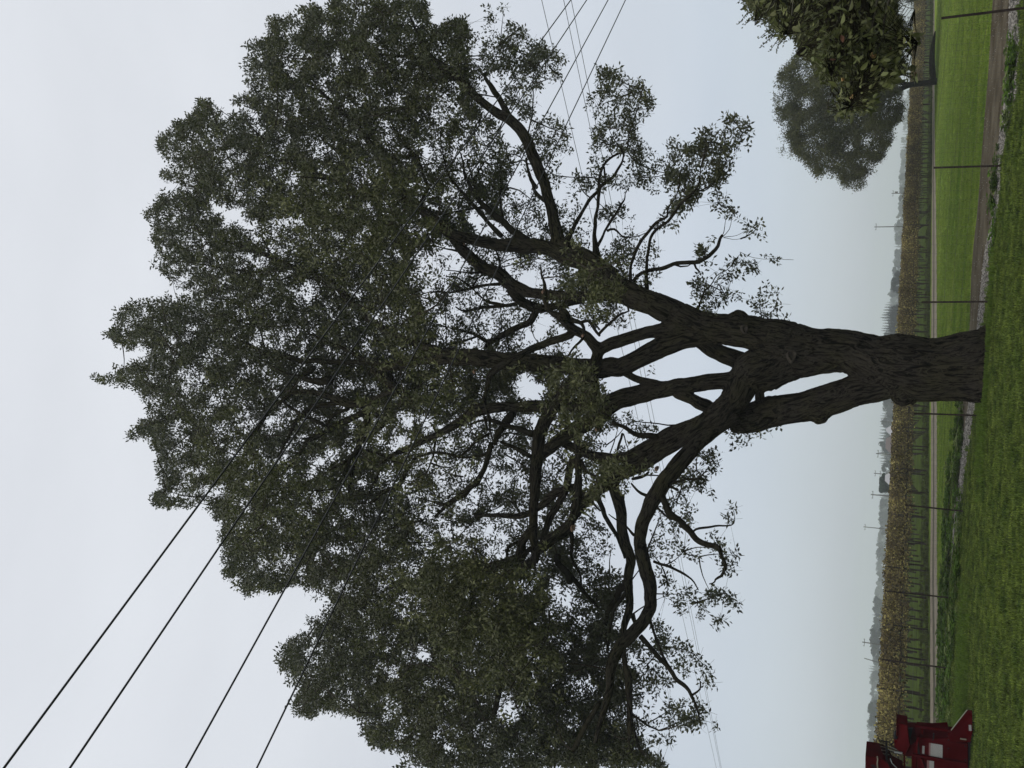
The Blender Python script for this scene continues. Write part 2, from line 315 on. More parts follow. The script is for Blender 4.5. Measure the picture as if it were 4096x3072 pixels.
# (depth change at the far end in metres, thick?, axis)
LIMBS = [
 ('trunk', 0, 'M2000,940,640 1900,935,590 1780,945,530 1450,970,490 1200,940,480 1000,900,400 800,822,335 600,822,355 300,820,430 150,800,430'),
 ('trunk', .3, 'M1150,1040,260 1000,1105,235 850,1130,240 700,1190,250 550,1240,240 400,1275,240 150,1315,230 0,1360,235 I2000,300,235 1850,360,230 1720,410,210 1600,430,150'),
 ('trunk', -.2, 'M300,760,330 150,700,300 0,660,250 F1600,1260,280 1450,1250,270 1300,1210,240 1150,1130,230'),
 ('trunk', -.3, 'M300,880,350 150,960,340 0,1010,330 I1700,60,260 1650,180,250 1580,280,210'),
 ('limb', .8, 'F1250,1180,230 1050,1090,225 900,1030,220 700,950,215 500,810,195 300,670,150 170,620,145 D1770,540,130 1600,515,125 1300,510,105 1100,470,95 1000,440,90 900,405,85 800,340,95 700,240,90 600,190,70 500,120,55 350,40,45'),
 ('limb', 1.2, 'F560,800,170 260,600,150 60,500,120 D1840,440,115 1810,330,110 1785,200,98 1750,90,90 A1730,1659,90 1690,1540,100 1620,1400,105 1570,1260,95 1510,1150,90 1420,1060,90 1300,1000,75 1200,930,75 1120,860,70 1040,770,75 940,670,80 840,600,70 720,520,52 650,410,40 590,280,30 540,170,22 500,70,15'),
 ('limb', 1.5, 'F760,1000,160 650,985,90 560,970,80 400,955,80 230,955,75 D2000,965,80 1750,950,95 1600,930,85 1450,880,110 1330,770,110 1200,720,95 1100,650,95 1000,560,95 900,430,85 840,380,80'),
 ('limb', -.6, 'F1350,1240,150 1200,1240,140 950,1260,112 750,1310,108 550,1380,108 430,1430,110 400,1530,95 370,1640,92 I400,100,78 380,250,70 390,380,68 300,440,72 240,520,72 235,620,66 250,750,56 255,900,62 245,1050,85 215,1200,80 190,1310,62 160,1380,60 0,1490,55 H1700,1560,50'),
 ('limb', .4, 'F1400,1300,180 1200,1330,170 1000,1400,172 800,1510,162 600,1600,152 N700,850,112 600,870,115 500,860,110 350,840,92 200,830,95 0,820,100 D1800,1565,135 1500,1545,130 1200,1520,150 1000,1495,150 850,1490,140 650,1510,110 400,1560,95 200,1610,85 H440,150,64 330,165,60 200,240,78 0,260,78 G2100,220,70 1900,150,50 1700,155,40 1600,130,30'),
 ('limb', .2, 'I1700,60,180 1550,50,150 1400,60,140 1250,85,140 1100,110,140 900,150,150 650,210,165 500,260,140 300,270,115 150,270,110 H2000,270,108 1800,275,105 1600,275,98 1400,280,85 1200,300,90 1080,330,120 1000,400,80 850,490,70 700,560,60 500,660,45 350,720,40 270,780,38 240,900,25 150,1080,15'),
 ('limb', -.4, 'I1650,200,230 1500,330,200 1350,440,140 1100,600,135 950,700,130 800,800,130 650,860,125 500,950,112 380,1050,100 300,1130,90 200,1280,75 H1880,1370,75 1740,1460,70 1650,1560,55'),
 ('limb', -1.4, 'I1620,330,190 1500,440,140 1300,600,142 1150,780,142 1000,950,140 900,1120,130 820,1300,115 790,1450,110 820,1620,118 K1300,100,120 1335,250,108 1330,400,102 1270,530,110 1180,620,112 1080,720,112 1000,850,95 970,1000,80 970,1150,70 900,1350,50 840,1600,35'),
 ('limb', .8, 'I1400,380,110 1250,450,120 1100,500,115 900,620,125 700,730,105 550,740,80 400,720,80 300,690,75 200,640,80 100,590,80'),
 ('limb', .5, 'I600,220,150 500,290,140 350,400,145 200,500,130 50,600,115 H1750,660,105 1690,720,80'),
 ('limb', -.2, 'N560,890,90 450,950,80 350,1050,80 270,1180,76 230,1300,74 220,1450,72 H1630,1100,80 1620,1300,75 1625,1450,70 1650,1630,78 J2000,250,60'),
 ('limb', .6, 'F1250,1290,130 1400,1410,130 1550,1480,150 1750,1560,170'),
 ('limb', 0, 'I1120,160,90 1250,210,100 1400,290,125 1500,340,110'),
 ('limb', 0, 'I660,-20,60 780,45,62 900,60,60 1000,90,60'),
 ('limb', .3, 'I1850,100,75 1850,170,75 1860,260,80'),
 ('limb', -.8, 'F430,1440,110 330,1320,82 200,1250,80 130,1180,80 90,1140,70 D1800,1120,48 1760,1090,45 1720,1000,45 1725,930,48 1720,850,32 1690,770,26 1690,710,20'),
 ('limb', -1, 'F200,1300,70 0,1370,62 D1600,1430,65 1450,1510,60 1330,1580,60 1240,1650,58 H1230,60,42 1200,160,35 1190,250,32 1230,380,30 1240,500,24 1270,600,20'),
 ('limb', .6, 'I580,950,80 560,1000,85 600,1100,105 630,1230,90 640,1400,85 690,1550,80 720,1650,82 K1130,150,78 1150,300,66 1150,420,72 1100,540,62 1090,620,50 1080,720,50 1095,850,48 1110,930,50 1140,1000,60 1135,1100,60 1150,1250,56 1150,1400,58 1150,1659,60'),
 ('limb', .9, 'D1420,900,85 1500,1000,78 1600,1050,80 1700,1080,72 1850,1040,62 F100,1040,60 300,990,60'),
 ('limb', .6, 'D1640,1100,60 1600,1190,58 1450,1250,58 1300,1340,50 1220,1370,42 1190,1430,28'),
 ('limb', 1.4, 'I330,1080,60 200,980,60 H1940,1000,60 1800,1050,85 1720,1140,75 1600,1220,60 1500,1250,55 1300,1240,42 1100,1240,30'),
 ('limb', .8, 'H1980,720,64 1940,850,66 1920,1000,66 1850,1130,66 1770,1250,62 1720,1400,60 1700,1500,50'),
 ('limb', .4, 'H1620,1340,80 1520,1470,80 1500,1620,85 J2000,80,70 1960,400,50'),
 ('limb', 2, 'D740,260,80 560,150,60 A300,1480,50 130,1200,42 60,1100,40 B2212,1060,36 2100,940,36 1950,810,34 1830,760,16 1650,680,10'),
 ('limb', 2.2, 'D860,1490,90 700,1420,75 500,1350,70 330,1270,65 190,1190,65 90,1080,72 0,1000,68 C2050,840,50 1900,770,50 1700,700,50 1500,610,44 1300,540,34 1150,490,24 1050,440,14 850,330,8 700,200,5'),
]
BR = [  # thin branches: depth change, axis
 (.5, 'D1220,1370,38 1140,1310,34 1050,1290,20 950,1250,14 850,1240,8'), (-.3, 'D1140,1310,20 1000,1350,20 870,1390,12'), (.2, 'D1150,1300,14 1100,1240,12 1090,1170,9'),
 (.8, 'D1500,1020,40 1400,1045,34 1300,1030,32 1200,1010,20 1150,950,16 1090,900,12'), (.6, 'D1340,850,30 1230,860,24 1130,880,28 1000,900,26 900,925,22 700,925,14'),
 (.2, 'D1070,885,20 950,790,12 850,790,9'), (.2, 'D1090,870,18 1130,800,15 1200,765,14'), (.5, 'D1200,745,24 1090,760,16 1000,755,14 850,730,8'), (.6, 'D1350,1050,30 1150,1060,30 1000,1095,20 940,1050,14'),
 (.3, 'D980,570,22 850,545,14 760,515,10'), (-.2, 'D1330,730,26 1320,640,20 1290,560,15'),
 (-.7, 'F130,1120,60 200,1180,46 280,1200,38 310,1260,26 290,1340,24 200,1430,18 150,1510,12'), (-.2, 'F270,1195,34 350,1170,32 380,1230,30 410,1290,28 440,1310,26'),
 (-.3, 'F430,1300,30 470,1250,26 560,1170,25 640,1110,24 690,1085,14'), (-.1, 'F440,1260,20 390,1190,14'), (0, 'F170,1150,40 140,1110,50 110,1130,55'),
 (.4, 'F410,640,90 405,520,55 390,400,42 410,250,32 430,80,30 440,20,28 E430,1620,25 450,1500,25 520,1400,22 610,1360,18 690,1310,16 700,1180,10'), (.3, 'E440,1659,30 560,1560,28 640,1450,20 655,1350,14'), (0, 'E490,1600,20 480,1480,16'),
 (.5, 'F150,480,60 180,400,44 270,250,36 330,140,32 420,40,30 450,-20,24'), (.3, 'F420,520,32 490,390,20 560,250,25 640,130,20 675,115,14 655,60,8 700,0,7'), (0, 'F505,385,26 540,355,20 600,390,18 650,440,12'),
 (-1, 'F710,850,34 715,680,26 770,540,30 820,450,30 890,370,26 960,300,25 1040,260,22 1040,190,16 1080,130,13 1130,40,11 E1140,1580,9 1170,1450,7'),
 (-1.2, 'F858,900,40 850,740,30 870,550,26 890,430,25 970,340,28 1080,270,26 1150,150,23 1240,80,22 1310,0,16 E1330,1500,11 1390,1300,8 1500,1150,6'),
 (-.4, 'F735,830,36 800,760,32 880,735,36 1000,725,36 1120,668,36 1200,665,36 1300,668,38 1400,610,35 1480,535,32 1500,510,30 1485,475,28 1520,420,24'),
 (-.2, 'F1525,430,7 1545,330,5 1555,260,4'), (-.2, 'F1530,435,6 1590,370,5 1605,290,4'), (-.2, 'F1535,440,6 1650,437,4 1720,395,4'), (-.1, 'F1540,445,5 1650,462,4 1760,440,3'), (0, 'F1275,670,20 1290,710,20 1330,750,14'),
 (-.5, 'F1300,1120,22 1350,950,15 1400,890,12 1440,840,9 1470,780,8 1590,715,8 1680,590,5'), (-.2, 'F1870,1150,8 1850,1000,5 1840,930,4'), (-.2, 'F2030,1190,7 1990,1050,5 2020,930,4'), (-.1, 'F1680,570,5 1760,610,4 1900,640,3 2000,625,3 2150,640,2.5'),
 (.6, 'A1410,1030,65 1340,900,52 1280,820,50 1220,730,42 1195,690,28 1200,640,12 1300,490,9 1330,400,6'), (.8, 'A950,690,55 850,640,45 740,580,42 640,500,34 450,500,28 330,490,25 150,450,11 30,400,8'), (.2, 'A1035,770,40 990,660,32 950,640,28'),
 (.2, 'A1570,1200,18 1610,1050,13 1620,850,11 1620,700,10 1640,600,7'), (.1, 'A1650,1659,36 1600,1580,30 1570,1500,24 1560,1400,14'), (.1, 'D1720,120,34 1650,50,30 A1620,1640,28'),
 (.6, 'D1560,470,80 1430,370,62 1320,270,60 1220,200,55 1140,100,42 1060,0,34 A1000,1500,22 980,1350,12'), (.8, 'D1340,430,45 1220,310,36 1130,190,36 1050,110,35 950,0,22 A870,1560,20 830,1400,15 800,1200,8'),
 (.4, 'D1180,180,24 1100,185,20 1000,200,18 820,240,11'), (.4, 'D1105,20,30 A1095,1600,20 1150,1500,13 1190,1430,9'), (.3, 'A1095,1610,14 1050,1500,12 1040,1400,9'), (.4, 'D1350,260,24 1330,120,16 1335,0,13 A1320,1500,12 1380,1390,8 1430,1360,6'),
 (1, 'D600,200,44 A700,1650,30 650,1550,26 610,1430,26 540,1330,22 450,1240,22 370,1120,18 365,1030,12'),
 (.8, 'C2212,1120,34 2130,1090,28 2090,1000,30 2050,860,30'), (.8, 'B2212,1430,32 2080,1320,26 1950,1210,14 1850,1100,8'), (.9, 'D60,80,34 C2100,-40,30 B2212,1600,32 2000,1560,30 1760,1490,26 1600,1420,28 1400,1380,18 1270,1340,10'),
 (.6, 'C1700,705,40 1550,720,30 1380,750,26 1200,730,20 1100,720,14 950,690,8'), (.3, 'C1880,765,28 1730,770,25 1650,795,22 1560,850,12 1480,950,7'), (.2, 'C1500,570,16 1440,450,10 1430,290,7'), (.2, 'C1880,750,14 1830,600,7'),
 (1, 'H440,150,50 D300,1560,45 0,1540,45 C1800,1540,50 1600,1500,46 1500,1490,44 1400,1430,20 1300,1400,12'), (.4, 'C1480,1490,24 1430,1320,18 1400,1230,12 1330,1100,10 1200,1030,7'), (.8, 'C1500,1500,34 1350,1400,28 1180,1330,26 1080,1285,20 900,1280,15 700,1270,9'), (.3, 'D200,1560,40 C2110,1400,28 2000,1370,24 1850,1290,13'),
 (.5, 'G2040,50,80 1850,40,50 G1780,20,60 C1900,1580,50'), (.5, 'H160,300,60 100,340,55 0,380,54 G2050,460,58 1900,560,54 1830,600,40 1760,680,30 1700,780,24 1600,880,14'), (.8, 'G2212,255,52 2100,240,50 1960,260,48 1830,310,48 1760,380,46 1690,500,35 1640,600,24 1560,760,14'),
 (.3, 'G2200,300,32 2060,350,30 2000,450,18'), (.1, 'G1610,230,20 1750,330,25 1900,400,34 2010,450,30'), (.6, 'G1700,170,34 1560,260,30 1480,330,26 1400,460,34 1340,580,28 1300,700,18'),
 (-.5, 'H330,200,62 320,400,60 200,520,55 80,620,55 0,740,40 G2180,860,42 2130,940,30 2080,1000,20'), (-.3, 'H160,290,60 150,450,60 90,610,55 30,790,44 0,960,36 G2200,1050,20'), (.6, 'G2180,760,34 2080,810,22 1900,930,14'),
 (.5, 'H1250,600,50 1230,720,52 1200,820,52 1150,920,54 1000,1050,58 860,1150,44 760,1250,25'), (.6, 'H1640,525,62 1550,500,58 1420,450,40 1280,410,38 1200,400,24 1060,440,18'), (.3, 'H1440,340,66 1380,430,78 1320,520,60 1270,610,50'), (0, 'H1195,370,26 1220,480,16'),
 (.3, 'H1610,730,42 1530,670,40 1450,640,30 1330,590,26'), (.6, 'H1250,700,24 1000,740,24 850,690,28 700,690,30 570,730,30 530,800,32 480,900,42 430,980,48 300,1040,42 180,1130,26'), (.4, 'H1230,520,24 1100,600,24 1030,680,22 960,735,18'), (.3, 'H340,730,30 200,690,20 60,640,12'), (.4, 'H1000,900,18 900,890,14 820,840,10'), (.4, 'H760,560,26 740,690,20 680,860,14 600,980,10'),
 (.5, 'H860,1150,36 720,1110,16 600,1090,10'), (.3, 'H640,1290,20 540,1300,20 430,1340,14 300,1380,9'), (.2, 'H1490,1470,32 1400,1520,30 1380,1630,25'), (.1, 'H1650,1500,56 1570,1550,46 1530,1640,40'), (.2, 'H1940,1350,40 1960,1430,40 1970,1470,38 1950,1600,26 1975,1659,18'),
 (-.8, 'I280,760,30 300,830,26 350,880,24 400,890,20'), (-.2, 'I245,650,36 300,625,30 330,615,24'), (0, 'I380,420,60 430,465,34 440,475,30'),
 (-.3, 'I1000,550,66 920,545,58 850,545,50 740,520,44 680,480,38 610,440,30 550,410,38'), (.1, 'I640,520,22 610,600,20 605,655,24'), (.2, 'I650,520,12 680,620,9 695,690,7'), (.3, 'I1180,440,20 1050,438,16 950,435,11 860,425,8 750,410,8'),
 (.2, 'I730,920,26 780,910,34 830,890,30 870,850,20'), (.4, 'I850,1065,32 780,1030,22 720,960,16'), (.3, 'I420,1080,54 470,1200,46 540,1330,40 600,1450,34 650,1570,24 665,1620,18'), (.1, 'I360,1110,26 400,1160,20 450,1200,16'), (.3, 'I745,1420,26 690,1350,18 590,1280,14 520,1230,9'),
 (-1.2, 'I985,1060,66 1040,1200,62 1130,1290,62 1240,1380,60 1320,1480,50 1400,1508,46 1510,1520,42 1500,1580,36 1540,1640,34 K2000,40,36 1960,125,30 1910,125,18 1900,150,16 1915,180,14 1850,190,9'), (-.2, 'I1265,1385,22 1290,1358,18 1400,1350,20 1470,1332,18 1550,1332,14 1630,1330,11 1640,1240,5 1600,1150,4'),
 (-.1, 'I940,1150,24 1010,1230,18 1080,1280,14'), (-.5, 'I1075,950,34 1180,930,20 1300,925,18 1370,860,9 1440,760,6'), (-.2, 'I1055,985,26 1090,1005,26 1130,1022,28'), (.4, 'I1070,1000,8 1080,1060,6 1120,1130,5'),
 (-.5, 'K1240,650,44 1330,750,42 1420,870,46 1520,980,45 1600,1060,38 1680,1130,30 1730,1250,22 1760,1350,12 1780,1470,6'), (-.1, 'K1330,520,26 1380,680,25 1430,820,24 1490,910,22'), (-.1, 'K1705,1170,20 1730,1145,18 1775,1130,16 1775,1050,14'),
 (.4, 'K1130,180,76 1040,260,60 1010,350,60 960,430,48 930,560,36 945,700,30 950,800,26'), (0, 'K1120,230,36 1100,310,30 1050,360,30 1010,410,34 990,500,28 970,620,18'), (0, 'K1170,460,44 1195,520,34 1200,560,30'), (0, 'K1000,830,60 960,950,70 975,1060,60'),
 (.6, 'K620,180,45 600,100,60 510,20,60 I80,1600,60'), (.8, 'K620,110,50 700,220,40 800,320,26 870,400,14'), (.3, 'K640,0,26 700,70,24 720,200,16'), (.8, 'J1960,1100,50 K160,600,44 60,850,60 20,1000,60 J2150,1400,40'), (.5, 'K880,1240,44 780,1400,42 700,1550,48 640,1659,46'), (.2, 'K1180,1480,34 1240,1650,26'),
 (-.2, 'K1180,1350,24 1300,1430,18 1400,1490,10'), (-.5, 'K1360,-10,24 1500,40,22 1620,100,21 1700,150,18 1750,240,9'),
]
# assign depth: the start of an axis takes the depth of what it grows from
pix, dep = [], []                                            # every placed sample in the picture and its depth
SK = []                                                      # (kind, points Nx3, radii N)
def resample(P, step):
    P = np.array(P); s = np.r_[0, np.cumsum(np.linalg.norm(np.diff(P[:, :2], axis=0), axis=1))]; n = max(3, int(s[-1]/step)+1); t = np.linspace(0, s[-1], n)
    # smooth (Catmull-like) by interpolation then averaging
    Q = np.stack([np.interp(t, s, P[:, k]) for k in range(3)], -1)
    for _ in range(1):
        Q[1:-1] = .25*Q[:-2]+.5*Q[1:-1]+.25*Q[2:]
    return Q, t/s[-1]
def place(kind, dd, s, idx):
    Q, t = resample(parse(s), 14 if kind != 'branch' else 16)
    kk = np.array([noise.noise((q*len(Q)*.33+idx*5.1, idx*.7, 9.5)) for q in t])*np.minimum(1, t*5)*(0 if kind == 'trunk' else (.3 if kind == 'limb' else 1)); k2 = np.array([noise.noise((q*len(Q)*.33+idx*2.1, idx*1.3, 4.5)) for q in t])*np.minimum(1, t*5)*(0 if kind == 'trunk' else (.3 if kind == 'limb' else 1))
    Q[:, 0] += kk*(3+Q[:, 2]*.22); Q[:, 1] += k2*(3+Q[:, 2]*.22)
    if pix:
        d = np.hypot(np.array(pix)[:, 0]-Q[0, 0], np.array(pix)[:, 1]-Q[0, 1]); st = dep[int(np.argmin(d))]
    else: st = Y0
    wob = np.array([noise.noise((q*3+idx*3.7, idx*1.9, .5)) for q in t])*min(.5, .15+len(Q)*.006)*np.minimum(1, t*4)
    Yd = st+dd*t+wob*(kind != 'trunk')
    Pw = atY(Q[:, 0], Q[:, 1], Yd); r = Q[:, 2]/2/FPX*axial(Pw)
    SK.append((kind, Pw, r))
    for q, y in zip(Q, Yd): pix.append(q[:2]); dep.append(y)
for i, (k, dd, s) in enumerate(LIMBS): place(k, dd, s, i)
nthick = len(SK)
for i, (dd, s) in enumerate(BR): place('branch', dd, s, 100+i)

base = SK[0][1][0].copy(); base[2] = 0
oak = thing('oak_tree', 'huge spreading oak with dark furrowed forked trunk and dense small leaves', 'tree', tuple(base))
# trunk and thick limbs: one welded surface, then cut into parts
mb = MB()
for kind, P, r in SK[:nthick]:
    P = P.copy(); r = r*1.0
    if kind == 'trunk' and P is not None and P[0, 2] < .3: P = np.vstack([P[0]+[0, 0, -.35], P]); r = np.r_[r[0]*1.12, r]
    mb.tube(P, r, 14)
# root flare
B0 = SK[0][1][2]
for a in np.linspace(0, 2*np.pi, 9)[:-1]+.3:
    L = .72+.12*math.sin(a*3); q = [B0+[.30*math.cos(a), .30*math.sin(a), .55], B0+[.45*math.cos(a), .45*math.sin(a), .15], [B0[0]+L*math.cos(a), B0[1]+L*math.sin(a), -.15]]
    mb.tube(q, [.22, .2, .12], 10)
# burrs on the trunk
for s_, rr in (('F1660,1230,10', .34), ('M560,1295,10', .28), ('I1750,400,10', .26), ('M1250,1080,10', .40), ('F120,1140,10', .17)):
    q = parse(s_)[0]; d = np.hypot(np.array(pix)[:, 0]-q[0], np.array(pix)[:, 1]-q[1]); yy = dep[int(np.argmin(d))]
    c = atY(np.array(q[0]), np.array(q[1]), np.array(yy)); n = 8
    mb.tube([c+[0, 0, -rr*.8], c+[0, 0, -rr*.4], c, c+[0, 0, rr*.4], c+[0, 0, rr*.8]], [rr*.3, rr*.85, rr, rr*.85, rr*.3], 12)
tmp = mb.build('weld', M['bark']); md = tmp.modifiers.new('r', 'REMESH'); md.mode = 'VOXEL'; md.voxel_size = .028; md.adaptivity = 0
ms = tmp.modifiers.new('s', 'SMOOTH'); ms.iterations = 4; ms.factor = .5
dg = bpy.context.evaluated_depsgraph_get(); ev = tmp.evaluated_get(dg); me = bpy.data.meshes.new_from_object(ev)
bpy.data.objects.remove(tmp, do_unlink=True)
nv = len(me.vertices); V = np.empty(nv*3, np.float32); me.vertices.foreach_get('co', V); V = V.reshape(-1, 3).astype(float)
Nn = np.empty(nv*3, np.float32); me.vertices.foreach_get('normal', Nn); Nn = Nn.reshape(-1, 3)
# nearest axis sample -> bark coordinates
AX = []
for li, (kind, P, r) in enumerate(SK[:nthick]):
    T = np.gradient(P, axis=0); T /= np.linalg.norm(T, axis=1)[:, None]
    a = np.cross(T[0], [0, 1., 0]); a /= np.linalg.norm(a); s = 0
    for i in range(len(P)):
        a = a-T[i]*(a@T[i]); a /= np.linalg.norm(a); b = np.cross(T[i], a)
        if i: s += np.linalg.norm(P[i]-P[i-1])
        AX.append((P[i], r[i], T[i], a.copy(), b, s, li))
kd = kdtree.KDTree(len(AX))
for i, q in enumerate(AX): kd.insert(q[0], i)
kd.balance()
axP = np.array([q[0] for q in AX]); axr = np.array([q[1] for q in AX]); axT = np.array([q[2] for q in AX]); axa = np.array([q[3] for q in AX]); axb = np.array([q[4] for q in AX]); axs = np.array([q[5] for q in AX]); axl = np.array([q[6] for q in AX])
best = np.empty(nv, int)
for i in range(nv):
    c = kd.find_n(V[i], 5); best[i] = min(c, key=lambda z: z[2]-axr[z[1]])[1]
D = V-axP[best]; bk = np.stack([(D*axa[best]).sum(1), (D*axb[best]).sum(1), axs[best]+(D*axT[best]).sum(1)], -1)
bk += (axl[best]*7.3)[:, None]
rad = axr[best]; disp = np.empty(nv)
for i in range(nv):
    x, y, z = bk[i]; k = 9.0
    n1 = noise.noise((x*k, y*k, z*1.6)); n2 = noise.noise((x*21, y*21, z*4.5)); n3 = noise.noise(V[i]*1.7)
    disp[i] = (.5-abs(n1))*1.0+(.4-abs(n2))*.45+n3*.9
amp = np.clip(rad*.16, .005, .075)
V += Nn*(disp*amp)[:, None]
me.vertices.foreach_set('co', V.astype(np.float32).ravel())
at = me.attributes.new('bark', 'FLOAT_VECTOR', 'POINT'); at.data.foreach_set('vector', bk.astype(np.float32).ravel())
nf = len(me.polygons); fv = np.empty(nf*4, np.int32); me.polygons.foreach_get('vertices', fv) if all(True for _ in [0]) and len(me.loops) == nf*4 else None
fv = fv.reshape(-1, 4); lid = axl[best][fv[:, 0]]; lid = np.where(lid <= 3, 0, lid)
for g in np.unique(lid):
    f = fv[lid == g]; u, inv = np.unique(f, return_inverse=True); inv = inv.reshape(f.shape)
    m2 = mesh_np('trunk' if g == 0 else 'limb', V[u], inv, M['bark'], True)
    a2 = m2.attributes.new('bark', 'FLOAT_VECTOR', 'POINT'); a2.data.foreach_set('vector', bk[u].astype(np.float32).ravel())
    link('trunk' if g == 0 else 'limb', m2, oak)
bpy.data.meshes.remove(me)
for kind, P, r in SK[nthick:]:
    b = MB(); rr = r.copy(); rr = rr*(1+.22*np.array([noise.noise(p*3.3) for p in P])); b.tube(P, np.maximum(rr, .004), 8)
    b.build('branch', M['bark_plain'], oak, smooth=True)

# sawn faces and knots, each its own part
def disc_at(s_, rpx, tilt, name='cut_face', m='cut', off=-.3):
    q = parse(s_)[0]; d = np.hypot(np.array(pix)[:, 0]-q[0], np.array(pix)[:, 1]-q[1]); i = int(np.argmin(d)); yy = dep[i]+off
    c = atY(np.array(q[0]), np.array(q[1]), np.array(yy)); r = rpx*ZM[s_[0]][2]/FPX*yy
    nrm = (np.array([0, 0, EYE])-c); nrm /= np.linalg.norm(nrm); nrm = nrm+np.array(tilt); nrm /= np.linalg.norm(nrm)
    a = np.cross(nrm, [0, 0, 1]); a /= np.linalg.norm(a); b_ = np.cross(nrm, a); th = np.linspace(0, 2*np.pi, 15)[:-1]
    ring = lambda k, h: c+nrm*h+np.array([r*k*(1+.12*math.sin(3*t+1))*(math.cos(t)*a+.72*math.sin(t)*b_) for t in th])
    o = MB(); n = 14; Vv = np.vstack([ring(1.15, -.12), ring(1.08, 0), ring(.9, .02), ring(.72, 0), ring(.3, -.012)])
    F = [(k*n+i, k*n+(i+1) % n, (k+1)*n+(i+1) % n, (k+1)*n+i) for k in range(4) for i in range(n)]+[tuple(range(4*n, 5*n))]
    o.add(Vv, F); return o.build(name, M[m], oak, smooth=True)
M['knot'] = mat('knot_bark', (.045, .039, .032), .9, .1, bump=(40, .8, .02), var=(18, .5, 1.4))
disc_at('M340,850,10', 46, (.2, 0, -.2), 'knot', 'knot', -.60); disc_at('F1725,1250,10', 36, (0, 0, -.2), 'knot', 'knot', -.52)
for s_, r_ in (('I425,477,1', 22), ('I950,823,1', 20), ('I205,1350,1', 26), ('D1712,915,1', 14), ('D1105,1622,1', 18), ('D490,200,1', 22), ('D1012,500,1', 12), ('F296,1305,1', 12)):
    disc_at(s_, r_, (.3, -.2, -.3), off=-.12)

# ------------------------------------------------------------------ crown: where leaves are, as a map over the tree's spread
GW, GH = 1024, 768
gx, gy = np.meshgrid((np.arange(GW)+.5)*4, (np.arange(GH)+.5)*4)
dens = np.zeros((GH, GW)); front = np.zeros((GH, GW))
def paint(a, val, s_):
    P = [(q[0], q[1]) for q in parse(s_)]; m_ = inpoly(gx, gy, P); a[m_] = val
MAIN = ('A690,0 B2070,-20 2040,50 1910,15 1880,90 1770,70 1740,150 1600,120 1450,140 1470,250 1520,330 1440,350 1400,420 1310,390 1225,390 1290,470 1400,490 1250,520 1330,590 1340,660 1330,740 1380,800 1250,810 1180,850 '
 '1230,920 1330,910 1390,960 1450,1000 1440,1090 1520,1180 1680,1170 1730,1200 1740,1280 1690,1290 1620,1210 1500,1180 1400,1150 1350,1070 1250,1020 1180,1010 1120,1060 1080,1070 1100,940 1040,895 930,920 850,940 840,1020 700,1060 660,1130 680,1190 '
 '590,1210 520,1220 455,1250 550,1330 640,1370 710,1420 740,1470 660,1470 530,1500 520,1560 640,1570 760,1610 880,1640 C740,40 590,25 515,25 500,90 560,150 430,190 415,230 460,290 560,290 470,330 440,380 540,410 440,450 540,510 560,550 460,600 510,690 590,740 '
 '680,790 640,880 760,890 780,920 690,960 570,945 490,965 440,990 360,1040 240,1070 150,1150 180,1210 90,1260 20,1230 0,1275 110,1360 240,1410 380,1400 360,1440 420,1530 360,1570 250,1570 140,1555 170,1610 90,1620 -70,1640 G-70,20 50,40 100,60 190,120 350,80 410,120 370,200 440,320 490,330 470,380 '
 '380,400 300,430 255,500 370,580 470,590 590,560 480,620 500,720 560,820 600,920 530,1010 465,1100 475,1155 580,1190 720,1160 780,1190 900,1140 960,1180 905,1230 1000,1290 1110,1300 1070,1370 1020,1390 1090,1460 1080,1550 1080,1640 1070,1700 1100,1830 1200,1900 1330,1910 J60,210 200,290 '
 '300,270 400,200 470,210 560,170 620,200 600,260 540,290 690,270 680,330 760,380 730,400 640,420 550,450 560,520 570,640 470,630 380,660 240,720 330,760 235,830 260,960 370,1010 360,1060 480,1050 470,1130 410,1190 410,1270 480,1360 600,1390 740,1300 920,1330 970,1380 920,1410 '
 '1020,1510 1060,1550 1070,1640 1200,1600 1230,1650 1370,1640 1440,1659 1350,1830 K1500,1830 K1190,1659 1190,1300 1150,700 1100,200 1050,60 850,50 700,50 I240,1659 W1240,1130 1230,1000 I300,700 560,480 560,330 600,150 D2130,1600 1950,1480 1600,1400 1950,960 F640,1050 500,750 170,560 90,430 D1700,430 1530,440 1450,300 1400,150 1450,0 '
 'A1390,1659 1440,1550 1450,1450 1420,1350 1330,1320 1250,1310 1240,1230 1290,1170 1300,1100 1200,1100 1150,1040 1170,970 1150,930 1200,870 1170,640 1090,600 1110,480 1120,360 1060,290 1070,210 1040,170 960,190 920,140 830,180 830,250 700,220 690,130')
paint(dens, .98, MAIN)
